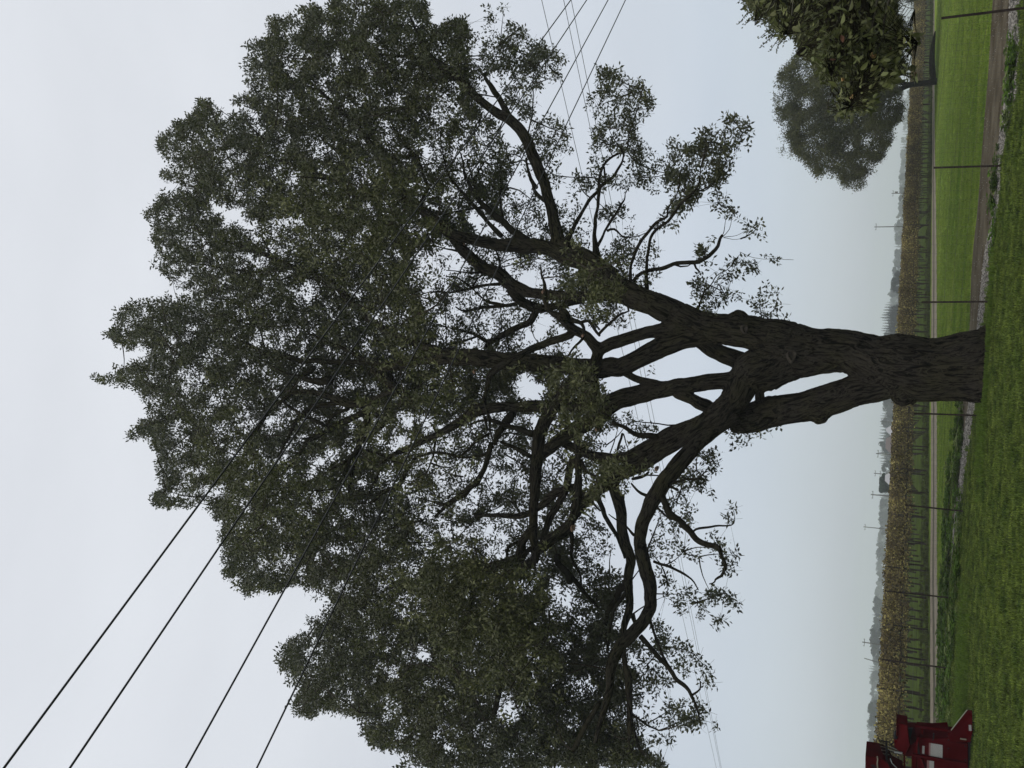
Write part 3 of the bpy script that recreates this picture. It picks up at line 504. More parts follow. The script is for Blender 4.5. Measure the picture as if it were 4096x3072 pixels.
for v, s_ in [(.72, 'H-100,350 400,650 600,1659 1700,1659 1700,250 900,420 300,300'), (.72, 'D600,450 1350,450 1900,600 1900,1450 900,1450 700,1100'), (.8, 'A700,800 1300,1050 1450,1659 600,1659'),
  (.0, 'C920,150 1040,90 1080,130 1250,140 1260,210 1265,310 1380,330 1400,400 1330,420 1200,350 1120,250 1040,260 970,210'), (.35, 'C1390,350 1540,350 1540,540 1420,520'), (.25, 'C1550,270 1700,280 1800,340 1620,350'), (0, 'C1560,755 1700,722 1720,760 1620,800'),
  (.2, 'C1650,860 1780,850 1830,900 1900,950 1950,1040 1850,1020 1790,950'), (.3, 'C1480,1300 1640,1320 1640,1400 1480,1420'), (.25, 'C900,570 1000,580 950,615'), (.2, 'C2050,1110 2120,1130 2070,1190'), (.3, 'C1150,560 1330,580 1380,610 1200,620'),
  (.15, 'A770,880 870,890 860,1010 790,960'), (.35, 'A560,1050 850,1030 900,1050 700,1090'), (.25, 'A430,1080 560,1080 500,1140'),
  (0, 'D1030,100 1090,190 1030,210 1060,330 1120,400 1300,440 1220,310 1140,200'), (0, 'D1180,190 1230,300 1330,400 1440,420 1330,290 1250,240'), (.4, 'D700,600 850,540 1000,620 1000,760 900,900 780,900 700,760'),
  (.1, 'D790,540 950,560 1000,620 880,600'), (.45, 'D1250,570 1500,570 1700,590 1850,660 1850,780 1450,790 1380,700'), (0, 'D1500,770 1680,780 1710,900 1550,880 1440,800'), (0, 'D1740,790 1870,790 1900,900 1750,910'), (.1, 'D1200,770 1330,850 1200,850 1130,870 1190,780'),
  (.05, 'D1340,880 1460,1020 1340,1020 1200,980 1100,890 1230,870'), (0, 'D1500,960 1690,990 1700,1050 1620,1050 1520,980'), (0, 'D1690,1130 1830,1180 1880,1280 1740,1310 1600,1380 1480,1340 1600,1200'), (0, 'D1950,1050 2000,1200 1940,1140 1830,1100 1960,1010'),
  (.1, 'D1830,1400 2030,1350 2140,1430 2130,1520 1900,1480 1750,1460'), (.5, 'D850,1150 1150,1100 1550,1100 1400,1240 1200,1340 1050,1300'), (.35, 'D800,1330 1050,1350 1400,1340 1200,1430 850,1420'),
  (.55, 'F180,1040 330,960 500,900 640,1050 700,1100 900,1180 930,1200 640,1290 560,1230 470,1230 340,1200 250,1120'), (.85, 'F140,660 460,640 640,840 640,1050 400,1050 200,1020 260,900 330,800'),
  (.45, 'F40,1150 200,1200 100,1290 0,1290'), (.25, 'F500,1440 750,1370 960,1320 800,1460 570,1500'), (.5, 'F850,1570 920,1560 910,1640 860,1630'), (.4, 'F1100,1450 1200,1510 1140,1600 1090,1560'), (.4, 'F1430,1520 1510,1560 1440,1640'), (.75, 'F1640,1385 1870,1400 1870,1450 1720,1430'),
  (0, 'H1500,60 1560,-40 1690,30 1790,170 1740,230 1600,200 1500,200'), (.5, 'D1560,1430 1800,1400 1850,1480 1600,1500'), (.35, 'H1400,340 1690,340 1640,470 1530,450 1470,360'), (.25, 'H1080,440 1220,420 1230,500 1150,520'), (.1, 'H1200,850 1290,870 1280,980 1200,910'), (.15, 'H320,880 390,890 370,960 290,980'),
  (.25, 'H250,540 310,560 290,620 220,600'), (.15, 'H900,960 990,960 950,1030 880,1010'), (.1, 'H1050,1160 1200,1160 1170,1200 1060,1220'), (.3, 'H200,1160 330,1130 320,1220 180,1220'), (0, 'H0,640 40,655 30,720 0,740'), (.1, 'H20,920 100,940 60,1000'),
  (.45, 'H1250,1280 1400,1280 1500,1350 1500,1440 1400,1500 1360,1600 1240,1600 1240,1420'), (.5, 'H1650,250 2130,100 2212,400 1990,700 1950,950 1720,1000 1680,700'), (.1, 'H1990,130 2130,90 2130,200 1990,215'), (.85, 'H1800,300 2212,180 2212,400 2000,470 1850,500'),
  (.1, 'H1690,1180 1770,1170 1740,1310 1680,1420 1655,1280'), (.15, 'H1850,1180 1960,1140 1940,1270 1780,1370'), (.45, 'H1980,1380 2212,1300 2212,1600 2000,1600'), (.1, 'H2120,520 2212,470 2212,640 2110,620'), (.1, 'G1550,310 1600,400 1500,470 1430,440'), (.3, 'G1230,430 1420,410 1380,500 1250,540'),
  (.15, 'G1690,590 1800,600 1740,690 1640,690'), (.2, 'G1980,720 2100,730 2000,830 1870,870 1800,810'), (.25, 'G780,960 940,980 880,1060 810,1070'), (.25, 'G600,240 700,250 660,310'), (.4, 'G880,1010 1080,1000 1050,1080 900,1120'),
  (.5, 'K370,100 560,180 700,230 700,520 560,560 400,420'), (.25, 'K420,190 640,200 620,330 500,300'), (.15, 'K720,-20 1090,-20 1090,80 900,60 760,70'), (.7, 'K720,90 900,60 1060,70 1060,200 960,300 760,220'), (.4, 'K1020,420 1110,420 1080,560 1010,560'), (0, 'K1110,580 1170,500 1190,540 1140,600'),
  (0, 'K1210,90 1260,120 1290,300 1270,370 1200,420 1180,300'), (.4, 'K1200,340 1260,370 1230,470 1200,450'), (.5, 'K1140,700 1230,680 1330,780 1440,900 1570,1050 1460,1080 1450,1180 1360,1180 1340,1310 1280,1320 1190,1200 1170,900'), (.6, 'K1340,540 1440,450 1530,570 1610,650 1720,790 1740,950 1600,1020 1480,880 1350,780 1290,640'),
  (.55, 'K1780,930 1840,900 1900,970 1880,1050 1830,1180 1780,1060'), (.5, 'K1480,1220 1560,1190 1680,1230 1900,1250 1940,1360 1850,1500 1740,1480 1700,1550 1620,1600 1480,1590 1350,1560 1300,1470 1200,1400 1180,1340 1270,1350 1400,1390 1520,1360'), (.75, 'K1480,1200 1560,1190 1620,1240 1600,1330 1510,1310'),
  (.6, 'K1180,1400 1300,1450 1390,1540 1400,1600 1320,1659 1180,1659'), (.42, 'K1340,60 1480,50 1620,130 1560,230 1600,330 1530,400 1400,360 1390,200'), (.5, 'K1640,200 1750,230 1900,200 2090,190 2050,300 2110,440 2060,510 1990,530 1930,610 1870,550 1830,450 1650,490 1600,350'), (.42, 'K2000,0 2120,0 2150,80 2080,110 2000,70'),
  (.25, 'K700,1000 830,1040 820,1250 700,1250 650,1150'), (.35, 'K0,1180 150,1200 180,1420 0,1450'),
  (.72, 'A1240,90 1350,80 1400,130 1430,240 1440,270 1560,290 1600,240 1640,260 1660,330 1780,350 1870,420 1890,560 1860,700 1780,810 1700,780 1640,760 1700,880 1640,960 1640,1020 1560,1060 1500,1040 1490,940 1430,940 1360,850 1310,700 1220,600 1190,560 1130,430 1180,350 1240,300 1210,190'),
  (.3, 'A1180,560 1310,620 1330,700 1240,660'), (.6, 'A1700,1060 1880,1020 1940,1090 2010,1280 1940,1380 1890,1440 1890,1560 1800,1630 1740,1600 1700,1480 1620,1290 1600,1130'), (.5, 'A1440,1200 1540,1300 1600,1450 1640,1600 1560,1590 1500,1400 1430,1280'), (.6, 'D1400,150 1500,30 1600,50 1700,170 1760,300 1830,430 1530,440 1430,320 1330,200'),
  (.66, 'E440,600 520,620 600,625 680,650 700,710 830,715 880,800 990,830 1000,890 950,960 890,940 870,1030 790,1050 750,1060 770,1160 820,1140 870,1160 910,1170 880,1240 960,1290 990,1220 1060,1220 1110,1260 1180,1290 1290,1290 1360,1200 1370,1090 1360,1040 1440,1050 1550,1100 1650,1035 1770,1100 1770,1180 1740,1300 1700,1420 1640,1510 1570,1480 1530,1560 1500,1659 F1510,60 1470,100 1440,140 1400,110 1310,130 1250,190 1160,200 1110,310 1010,380 990,340 940,290 950,210 1020,190 1060,100 950,50 870,30 720,0 E560,1659 480,1659 440,1600 390,1500 360,1350 340,1240 370,1160 450,1140 450,1050 430,1000 350,970 350,900 280,880 370,850 380,770 430,720'),
  (0, 'E480,1400 620,1360 640,1400 560,1540 500,1560'), (.3, 'E700,1150 960,1300 900,1400 720,1300'), (.35, 'E640,1500 760,1560 720,1659 600,1659'), (0, 'F740,10 1050,110 1010,200 940,260 700,500 680,380 720,280 690,150'), (.5, 'E190,1590 320,1520 400,1560 440,1659 F300,30 340,80 300,140 200,60'),
  (.5, 'F40,100 130,120 200,90 270,180 400,200 520,130 590,80 650,120 700,260 720,280 640,300 560,330 480,380 420,330 370,400 350,600 250,590 160,540 90,430'), (.6, 'F440,540 590,480 680,390 820,410 800,480 930,480 960,600 960,850 900,880 850,880 760,860 700,830 560,740 450,660'), (0, 'F440,420 530,370 640,450 560,500 450,520'),
  (.5, 'F1150,580 1240,440 1350,470 1380,540 1420,600 1380,640 1180,640'), (.5, 'F1400,390 1500,380 1500,480 1400,460'), (.58, 'F1490,60 1570,10 1670,130 1620,300 1520,280 1480,170'), (.4, 'F1680,340 1740,250 1860,320 1880,390 1830,460 1720,480 1690,420'), (.45, 'F1270,690 1440,640 1420,780 1330,740'),
  (.42, 'F1610,620 1650,580 1760,600 1880,560 2000,590 2050,650 1980,700 1830,720 1780,800 1660,830 1570,780'), (.55, 'F1090,960 1210,930 1220,800 1330,830 1450,790 1560,760 1640,850 1700,930 1640,1020 1560,1080 1530,1130 1400,1130 1300,1110 1200,1040'), (.42, 'F1740,1050 1830,900 1900,960 2020,880 2060,940 2100,1030 2080,1120 2050,1190 1900,1130'), (.4, 'F2080,1130 2140,1110 2130,1140 2070,1170'),
  (.55, 'I1100,890 1270,720 1400,700 1450,640 1500,700 1510,800 1460,960 1340,1040 1200,1010 1130,1050 1060,1000'), (.5, 'I1020,1070 1180,1060 1280,1110 1310,1200 1290,1280 1230,1360 1000,1400 930,1310 950,1180 1010,1180'), (.52, 'I860,1430 930,1370 1100,1400 1170,1530 1290,1600 1270,1659 880,1659'),
  (.4, 'I1400,1250 1480,1160 1550,1120 1600,1060 1710,1150 1700,1220 1640,1240 1620,1320 1570,1370 1500,1300'), (.38, 'I1370,1400 1430,1390 1600,1460 1640,1550 1670,1659 1400,1659 1340,1560 1380,1550'), (.6, 'I1580,520 1700,500 1850,480 2030,440 2030,480 1860,600 1640,640'),
  (.55, 'I640,390 760,300 850,300 900,370 990,350 1000,390 880,440 1060,470 1000,520 760,520 700,440'), (.4, 'I380,560 540,540 660,600 780,600 780,660 680,680 560,690 400,640'), (.5, 'I1420,140 1620,120 1560,230 1480,210'), (.5, 'I1250,270 1340,300 1280,310'), (.45, 'I480,400 600,340 640,400 560,500 460,480'),
  (.85, 'I300,820 500,780 720,780 960,930 900,970 820,900 720,950 640,1000 600,1060 520,1000 430,1080 300,1150 260,1100 290,950'), (.3, 'I600,1000 720,950 820,1040 700,1100 740,1250 690,1250 640,1100'), (.6, 'I230,1230 350,1150 430,1200 540,1400 560,1540 480,1600 330,1659 240,1560'), (.85, 'I30,100 350,60 600,200 560,400 300,400 60,420')]:
    paint(dens, v, s_)
FR = ['F140,660 460,640 640,840 640,1050 400,1050 200,1020 260,900 330,800', 'I300,820 500,780 720,780 960,930 900,970 820,900 720,950 640,1000 600,1060 520,1000 430,1080 300,1150 260,1100 290,950', 'I30,100 350,60 600,200 560,400 300,400 60,420', 'J1500,0 2212,0 K300,400 300,900 J1700,900 1900,600 1500,400',
      'D0,0 600,0 800,200 700,900 250,700 0,400', 'W750,900 900,900 920,980 1000,1000 960,1100 820,1000', 'W880,760 940,740 960,700 900,640 820,720', 'C1600,0 2212,0 2212,700 1900,600', 'G1000,700 1900,900 1900,1300 1300,1400 1000,1000', 'H500,200 900,100 1000,400 700,560 450,600']
for i_, s_ in enumerate(FR): paint(front, 2.6 if i_ < 4 else 1, s_)
limbz = np.zeros((GH, GW)); paint(limbz, 1, 'W880,380 1300,300 1420,600 1560,800 1500,1250 1370,1659 1180,1659 1150,1250 1000,1230 760,1060 640,920 560,820 600,740 900,720 900,520')
paint(limbz, 1, 'A600,350 1400,900 1800,1659 1500,1659 1000,850 500,560'); paint(limbz, 1, 'C1000,400 1700,600 2212,900 2212,1100 1700,800 1000,560'); paint(limbz, 1, 'E300,1300 1700,1200 F1700,600 1000,900 200,400')
def blur(a, r):
    for ax in (0, 1):
        for _ in range(2):
            p = np.pad(a, [(r, r) if k == ax else (0, 0) for k in (0, 1)], mode='edge'); c = np.cumsum(p, axis=ax, dtype=float)
            c = np.concatenate([np.zeros_like(np.take(c, [0], axis=ax)), c], axis=ax)
            n = a.shape[ax]; hi = np.take(c, range(2*r+1, 2*r+1+n), axis=ax); lo = np.take(c, range(0, n), axis=ax); a = (hi-lo)/(2*r+1)
    return a
msk = (dens > 0).astype(float); bm_ = blur(msk, 5)
dens = msk*blur(dens, 6)/np.maximum(blur(msk, 6), 1e-3)
front = blur(front, 22); limbz = blur(limbz, 16)
tau = -np.log(1-np.minimum(dens, .955))*np.clip((bm_-.30)/.55, .12, 1)
NS = 49000
cs = np.cumsum(tau.ravel()); pick = np.searchsorted(cs, rng.random(int(NS*3.6))*cs[-1])
iy, ix = np.unravel_index(pick, tau.shape)
sx = (ix+rng.random(len(ix)))*4; sy = (iy+rng.random(len(iy)))*4
wx = np.array([noise.noise((a*.011, b*.011, 3.3)) for a, b in zip(sx, sy)])+.5*np.array([noise.noise((a*.03, b*.03, 1.3)) for a, b in zip(sx, sy)])
wy = np.array([noise.noise((a*.011, b*.011, 8.3)) for a, b in zip(sx, sy)])+.5*np.array([noise.noise((a*.03, b*.03, 6.3)) for a, b in zip(sx, sy)])
sx = sx+wx*38; sy = sy+wy*38
dv = dens[iy, ix]; fr = front[iy, ix]; lz = limbz[iy, ix]
rn = np.hypot((sx-1500)/1500, (sy-1500)/1850); hd = 5.6*np.sqrt(np.clip(1-rn**2, .06, 1))
u = rng.random(len(sx)); Yc = 20.3
Yd = np.where(lz > rng.random(len(sx)), Y0+.5+u*(hd+.6), Yc-hd*np.where(rng.random(len(sx)) < .25, .6, .02)+u*hd*1.15)
isf = rng.random(len(sx)) < fr*.22; Yd = np.where(isf, Y0-1.2-rng.random(len(sx))*2.2, Yd)
lowlobe = (sx > 2700)
Yd = np.where(lowlobe, Y0-.6+rng.random(len(sx))*1.8+np.where(sx > 3000, .3, 0), Yd)
P = atY(sx, sy, Yd)
g1 = vnoise(P, 1.5); g2 = vnoise(P+31, 3.6); g3 = vnoise(P+57, 2.3); gate = g1*.35+g2*.75+g3*.35
lzr = lz[:]; th = np.interp(dv, [0, .3, .5, .7, .9, 1], [.15, .11, .06, .01, -.03, -.07])
keep = (gate > th) | isf & (g2+g3 > -.1); keep &= P[:, 2] > 1.2
idx = np.where(keep)[0][:NS]; P = P[idx]; sx = sx[idx]; sy = sy[idx]; dv = dv[idx]; isf = isf[idx]
print('sprigs', len(P))
# leaf sprigs
def sprig(seed, n, leaf, length, m, ar=.46, droop=.2, curl=.2):
    r = random.Random(seed); V = []; F = []
    def kite(c, d, side, l, w_):
        d = d.normalized(); side = (side-d*side.dot(d)).normalized(); up = d.cross(side); k = len(V)
        V.extend([c, c+d*l*.45+side*w_*.5+up*w_*curl, c+d*l, c+d*l*.45-side*w_*.5+up*w_*curl]); F.append((k, k+1, k+2, k+3))
    for i in range(n):
        t = (i+.5)/n; c = Vector((0, 0, (t-.35)*length)); a = i*2.4+r.random(); el_ = r.uniform(-.2, .9)
        d = Vector((math.cos(a)*math.cos(el_), math.sin(a)*math.cos(el_), math.sin(el_)+.2-droop*r.random())); s = Vector((r.uniform(-1, 1), r.uniform(-1, 1), r.uniform(-1, 1)))
        kite(c+d*leaf*.25+Vector((r.uniform(-1, 1), r.uniform(-1, 1), 0))*length*.18, d, s, leaf*r.uniform(.75, 1.2), leaf*ar*r.uniform(.8, 1.2))
    k = len(V); w_ = .0022; V.extend([Vector((-w_, 0, -length*.75)), Vector((w_, 0, -length*.75)), Vector((w_, 0, length*.6)), Vector((-w_, 0, length*.6))]); F.append((k, k+1, k+2, k+3))
    return [tuple(v) for v in V], np.array(F)
pr_dark = [proto('oak_sprig', *sprig(i, 12, .100, .26, None), M['leaf']) for i in range(6)]
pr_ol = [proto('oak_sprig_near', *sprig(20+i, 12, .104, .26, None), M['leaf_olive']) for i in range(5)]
def eul(n): return np.stack([rng.normal(0, .8, n), rng.normal(0, .8, n), rng.uniform(0, 6.28, n)], -1)
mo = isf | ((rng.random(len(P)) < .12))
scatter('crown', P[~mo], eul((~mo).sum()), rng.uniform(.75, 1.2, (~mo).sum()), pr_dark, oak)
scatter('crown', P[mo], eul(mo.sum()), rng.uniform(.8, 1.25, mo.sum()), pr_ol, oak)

# twigs from the limbs out to the leaves
skP = np.vstack([p for _, p, _ in SK]); skP = skP[skP[:, 2] > 2.2]
sel = rng.choice(len(P), 4600, replace=False); nodes = P[sel]
kd2 = kdtree.KDTree(len(skP)); [kd2.insert(p, i) for i, p in enumerate(skP)]; kd2.balance()
dist = np.array([kd2.find(p)[2] for p in nodes]); order = np.argsort(dist); nodes = nodes[order]; dist = dist[order]
att = np.empty((0, 3)); tv, tf_ = [], []; nvt = 0
def tri_tube(a, b, ra, rb, bend=None, k=3, seg=3):
    global nvt
    ts = np.linspace(0, 1, seg+1)[:, None]; C = a+(b-a)*ts
    if bend is not None: C = C+bend*np.sin(ts*np.pi)
    d = b-a; d /= np.linalg.norm(d)+1e-9; s = np.cross(d, [.3, .2, .9]); s /= np.linalg.norm(s)+1e-9; u_ = np.cross(d, s)
    th_ = np.arange(k)*2*np.pi/k; rr = ra+(rb-ra)*ts
    ring = C[:, None]+rr[:, None]*(np.cos(th_)[None, :, None]*s+np.sin(th_)[None, :, None]*u_)
    tv.append(ring.reshape(-1, 3))
    for i in range(seg):
        for j in range(k): tf_.append((nvt+i*k+j, nvt+i*k+(j+1) % k, nvt+(i+1)*k+(j+1) % k, nvt+(i+1)*k+j))
    nvt += (seg+1)*k
A = np.empty((len(nodes), 3)); na = 0
for p, d0 in zip(nodes, dist):
    q = Vector(kd2.find(p)[0]); q = np.array(q); best_d = d0*.8
    if na:
        dd = np.linalg.norm(A[:na]-p, axis=1); i = int(np.argmin(dd))
        if dd[i] < best_d: q = A[i]
    L = np.linalg.norm(p-q)
    if L < 1.5: tri_tube(q, p, .009+.013*L, .0055, np.array([rng.normal(0, .07), rng.normal(0, .07), rng.normal(0, .05)])*L, 4, 4)
    A[na] = p; na += 1
kd3 = kdtree.KDTree(na); [kd3.insert(A[i], i) for i in range(na)]; kd3.balance()
thin = np.where((dv < .8) & (rng.random(len(P)) < .6))[0]
for i in thin:
    q, _, L = kd3.find(P[i])
    if .05 < L < .8: tri_tube(np.array(q), P[i], .004, .002, None, 3, 1)
link('twigs', mesh_np('twigs', np.vstack(tv), np.array(tf_), M['twig'], False), oak, 'stuff')
#@@PART2
# ------------------------------------------------------------------ wire fence of steel posts
fence = thing('wire_fence', 'wire mesh fence on thin rusty steel posts between lawn and gravel strip', 'fence', tuple(atZ(np.array(3964.), np.array(1206.))))
posts = [((4096+75, 22), (3765, 73)), ((4012, 663), (3734, 671)), ((3966, 1206), (3686, 1209)), ((3913, 1662), (3654, 1653)), ((3862, 2046), (3620, 2020)), ((3812, 2392), (3539, 2363)), ((3804, 2674), (3528, 2638))]
tops = []; bases = []
for (b_, t_) in posts:
    B_ = atZ(np.array(b_[0], float), np.array(b_[1], float)); T_ = atY(np.array(t_[0], float), np.array(t_[1], float), B_[1]+.02)
    bases.append(B_); tops.append(T_); ax = (T_-B_)/np.linalg.norm(T_-B_); b = MB()
    # T-shaped section with studs
    for dx, dy, ww, dd in ((0, 0, .036, .006), (0, .018, .006, .03)):
        q = np.array([[-ww/2, -dd/2, 0], [ww/2, -dd/2, 0], [ww/2, dd/2, 0], [-ww/2, dd/2, 0]])+[dx, dy, 0]
        b.prism(B_+q-[0, 0, .1], T_-B_+[0, 0, .1])
    L = np.linalg.norm(T_-B_)
    for k in range(int(L/.09)): b.box(B_+ax*(.08+k*.09)+[0, -.008, 0], (.012, .012, .02))
    b.build('fence_post', M['steel'], fence)
order_ = sorted(range(7), key=lambda i: -bases[i][0])
wp = [bases[i] for i in order_]; wp = [wp[0]+(wp[0]-wp[1])*1.0]+wp+[wp[-1]+(wp[-1]-wp[-2])*1.6]
for a, c in zip(wp[:-1], wp[1:]):
    b = MB(); L = np.linalg.norm(c-a); n = max(2, int(L/.16))
    for z in (.05, .15, .25, .36, .5, .65, .82, 1.0, 1.15):
        ts = np.linspace(0, 1, 5)[:, None]; q = a+(c-a)*ts; q[:, 2] = z+.015*np.sin(ts[:, 0]*3.14+z*9); b.tube(q, .0016, 3, False)
    for i in range(n):
        q = a+(c-a)*(i+.5)/n; b.tube([q+[0, 0, .05], q+[0, 0, 1.15]], .0013, 3, False)
    b.build('wire_mesh', M['wire'], fence)

# ------------------------------------------------------------------ vineyard
M['vleaf'] = mat('vine_leaf', (.185, .150, .060), .7, .2, rand=.35, trans=.2)
M['vleaf2'] = mat('vine_leaf_brown', (.088, .070, .038), .8, .15, rand=.3, trans=.12)
M['vleaf3'] = mat('vine_leaf_yellow', (.38, .33, .12), .7, .2, rand=.3, trans=.25)
M['vwood'] = mat('vine_wood', (.035, .028, .022), .95, .1)
def leafball(seed, n, box, leaf, mats):
    r = random.Random(seed); V = []; F = []; MI = []
    for i in range(n):
        while True:
            c = Vector((r.uniform(-1, 1)*box[0], r.gauss(0, .5)*box[1], box[2]+abs(r.gauss(0, .9))*0+r.random()**.8*(box[3]-box[2])))
            if noise.noise(c*2.3+Vector((seed*3.1, 0, 0))) > -.28-.3*(c.z-box[2])/(box[3]-box[2]): break
        c.z -= .12*r.random()*abs(noise.noise(c*1.5+Vector((seed, 4, 1))))*4
        n_ = Vector((r.uniform(-1, 1), r.uniform(-1, 1), r.uniform(-1, 1))).normalized(); a = n_.orthogonal().normalized(); b = n_.cross(a); l = leaf*r.uniform(.7, 1.3); k = len(V)
        V += [c+a*l*.55, c+b*l*.5+n_*l*.12, c-a*l*.55, c-b*l*.5+n_*l*.12]; F.append((k, k+1, k+2, k+3))
        q = r.random()+.55*noise.noise(c*1.1+Vector((seed*1.7, 2, 0))); MI.append(1 if q < .40 else (2 if q > .83 else 0))
    me = mesh_np('foliage', [tuple(v) for v in V], np.array(F), None, False)
    for m_ in mats: me.materials.append(m_)
    me.polygons.foreach_set('material_index', MI); return me
vm = [M['vleaf'], M['vleaf2'], M['vleaf3']]
fol = [leafball(40+i, 720, (.95, .28, .68, 1.62), .076, vm) for i in range(7)]
fol_lo = [leafball(60+i, 130, (.95, .30, .83, 1.58), .15, vm) for i in range(4)]
def vine_wood(seed):
    r = random.Random(seed); b = MB(); lean = r.uniform(-.08, .08); lz_ = r.uniform(-.05, .05)
    b.tube([(0, 0, -.05), (.03+lean*.3, .02, .3), (lean, lz_, .58), (lean*.6, 0, .86)], [.045, .034, .030, .034], 6)
    for sgn in (-1, 1):
        b.tube([(lean*.6, 0, .82), (sgn*.3, .02, .90), (sgn*.85, 0, .88+r.uniform(-.05, .05))], [.026, .02, .012], 5)
        for k in range(5):
            x = sgn*(.12+k*.17); b.tube([(x, 0, .88), (x+r.uniform(-.1, .1), r.uniform(-.15, .15), 1.2), (x+r.uniform(-.15, .15), r.uniform(-.2, .2), 1.5+r.uniform(0, .12))], [.008, .006, .003], 3, False)
        for k in range(3):
            x = sgn*r.uniform(.1, .8); y = r.choice((-1, 1)); b.tube([(x, 0, .88), (x+.05, y*.16, .75), (x+r.uniform(-.1, .1), y*.3, r.uniform(.35, .7))], [.006, .005, .003], 3, False)
    return b
wood = []
for i in range(5):
    b = vine_wood(80+i); me_ = bpy.data.meshes.new('trunk'); me_.from_pydata(np.vstack(b.V).tolist(), [], b.F); me_.materials.append(M['vwood']); wood.append(me_)
b = MB(); b.box((0, 0, .76), (.05, .03, 1.52)); stake_me = bpy.data.meshes.new('stake'); stake_me.from_pydata(np.vstack(b.V).tolist(), [], b.F); stake_me.materials.append(M['pole'])
ROW = np.array([(-17, 24.5), (-11.2, 33.6), (-6, 42), (-.9, 49.2), (8, 60), (19.5, 73), (45, 103), (85, 150)], float)
def along(L, off):
    d = np.gradient(L, axis=0); d /= np.linalg.norm(d, axis=1)[:, None]; return L+np.stack([-d[:, 1], d[:, 0]], -1)*off
def samples(L, step):
    s = np.r_[0, np.cumsum(np.linalg.norm(np.diff(L, axis=0), axis=1))]; t = np.arange(0, s[-1], step); P_ = np.stack([np.interp(t, s, L[:, 0]), np.interp(t, s, L[:, 1])], -1)
    return P_, np.arctan2(*np.gradient(P_, axis=0).T[::-1])
vlab = ['brown and yellow autumn grapevine of the front row, %s', 'autumn grapevine in the second row, %s', 'mostly hidden autumn grapevine in the third row, %s']
STR = ['behind the apple boughs', 'right of the round tree trunk', 'between the two tallest right fence posts', 'just right of the oak trunk', 'behind the oak trunk', 'left of the oak trunk', 'below the tall plain utility pole', 'between the two leftmost fence posts', 'near the red implement']
nvine = 0; VR = random.Random(5)
for ri, off in enumerate((0, 2.7, 5.4)):
    P_, A_ = samples(along(ROW, off), 1.62)
    for i, (p, a) in enumerate(zip(P_, A_)):
        e = bpy.data.objects.new('grapevine', None); COL.objects.link(e); e.location = (p[0]+VR.gauss(0, .05), p[1]+VR.gauss(0, .05), VR.uniform(-.02, .05)); e.empty_display_size = .2
        e.rotation_euler = (0, 0, a+(math.pi if VR.random() < .5 else 0)); e.scale = (1, 1, VR.uniform(.95, 1.05))
        py = float(project(np.array([p[0], p[1], .6]))[1]); k_ = sum(py > q_ for q_ in (330, 668, 1208, 1470, 1657, 2033, 2378, 2656)); stretch = STR[k_]
        e['label'] = vlab[ri] % stretch; e['category'] = 'grapevine'; e['group'] = ['front row', 'second row', 'third row'][ri]+' vines '+stretch
        for nm, me_ in (('trunk', VR.choice(wood)), ('foliage', VR.choice(fol if ri < 2 else fol_lo))):
            c = bpy.data.objects.new(nm, me_); COL.objects.link(c); c.parent = e
        if i % 2 == 0: c = bpy.data.objects.new('stake', stake_me); COL.objects.link(c); c.parent = e
        nvine += 1
# farther rows: more than one can pick apart
pv_ = [bpy.data.objects.new('row_vine', m_) for m_ in fol_lo]
Q_, R2, PK = [], [], []
for k in range(3, 12):
    P_, A_ = samples(along(ROW, 2.7*k), 1.62)
    for p, a in zip(P_, A_): Q_.append((p[0], p[1], 0)); R2.append((0, 0, a))
scatter('far_vine_rows', Q_, R2, np.ones(len(Q_)), pv_)
pw_ = [bpy.data.objects.new('row_vine_wood', m_) for m_ in wood]
scatter('far_vine_stems', Q_, R2, np.ones(len(Q_)), pw_)
tr = thing('trellis_wire', 'thin trellis wires strung along the front vineyard row', 'trellis', (ROW[3][0], ROW[3][1], 0))
for z in (.5, .88, 1.3):
    b = MB(); q = np.c_[ROW, np.full(len(ROW), z)]; b.tube(q, .003, 3, False); b.build('wire', M['wire'], tr)
# floor of the vineyard
va = [tuple(p) for p in along(ROW, -1.1)]; vb = [tuple(p) for p in along(ROW, 60)]
strip('vineyard_floor', [np.array(p) for p in vb], rough_line(va, .25, 1, 20), .004, M['vinefloor'])
# drip line pipes etc. are hidden; rough grass under the vines
# ------------------------------------------------------------------ far treeline in the mist
M['far_green'] = mat('far_tree_green', (.014, .020, .018), .95, .1, rand=.25)
M['far_brown'] = mat('far_tree_bare', (.07, .055, .045), .95, .1)
M['fartrunk'] = mat('far_trunk', (.03, .025, .02), .95, .1)
def conifer(seed):
    r = random.Random(seed); V = []; F = []
    for k in range(26):
        t = k/26; z = .06+t*.93; R0 = .25*(1-t)**.9+.010; n = 11
        for j in range(n):
            a = j*6.283/n+r.random()*.6+k; rr = R0*r.uniform(.65, 1.25); c = len(V); w_ = .075*(1-t*.6); dz = .055
            V += [(0, 0, z+.02), (math.cos(a-w_*4)*rr*.6, math.sin(a-w_*4)*rr*.6, z-dz*.4), (math.cos(a)*rr, math.sin(a)*rr, z-dz*.7+r.uniform(-.02, .02)), (math.cos(a+w_*4)*rr*.6, math.sin(a+w_*4)*rr*.6, z-dz*.4)]; F.append((c, c+1, c+2, c+3))
    return mesh_np('crown', V, np.array(F), M['far_green'], False)
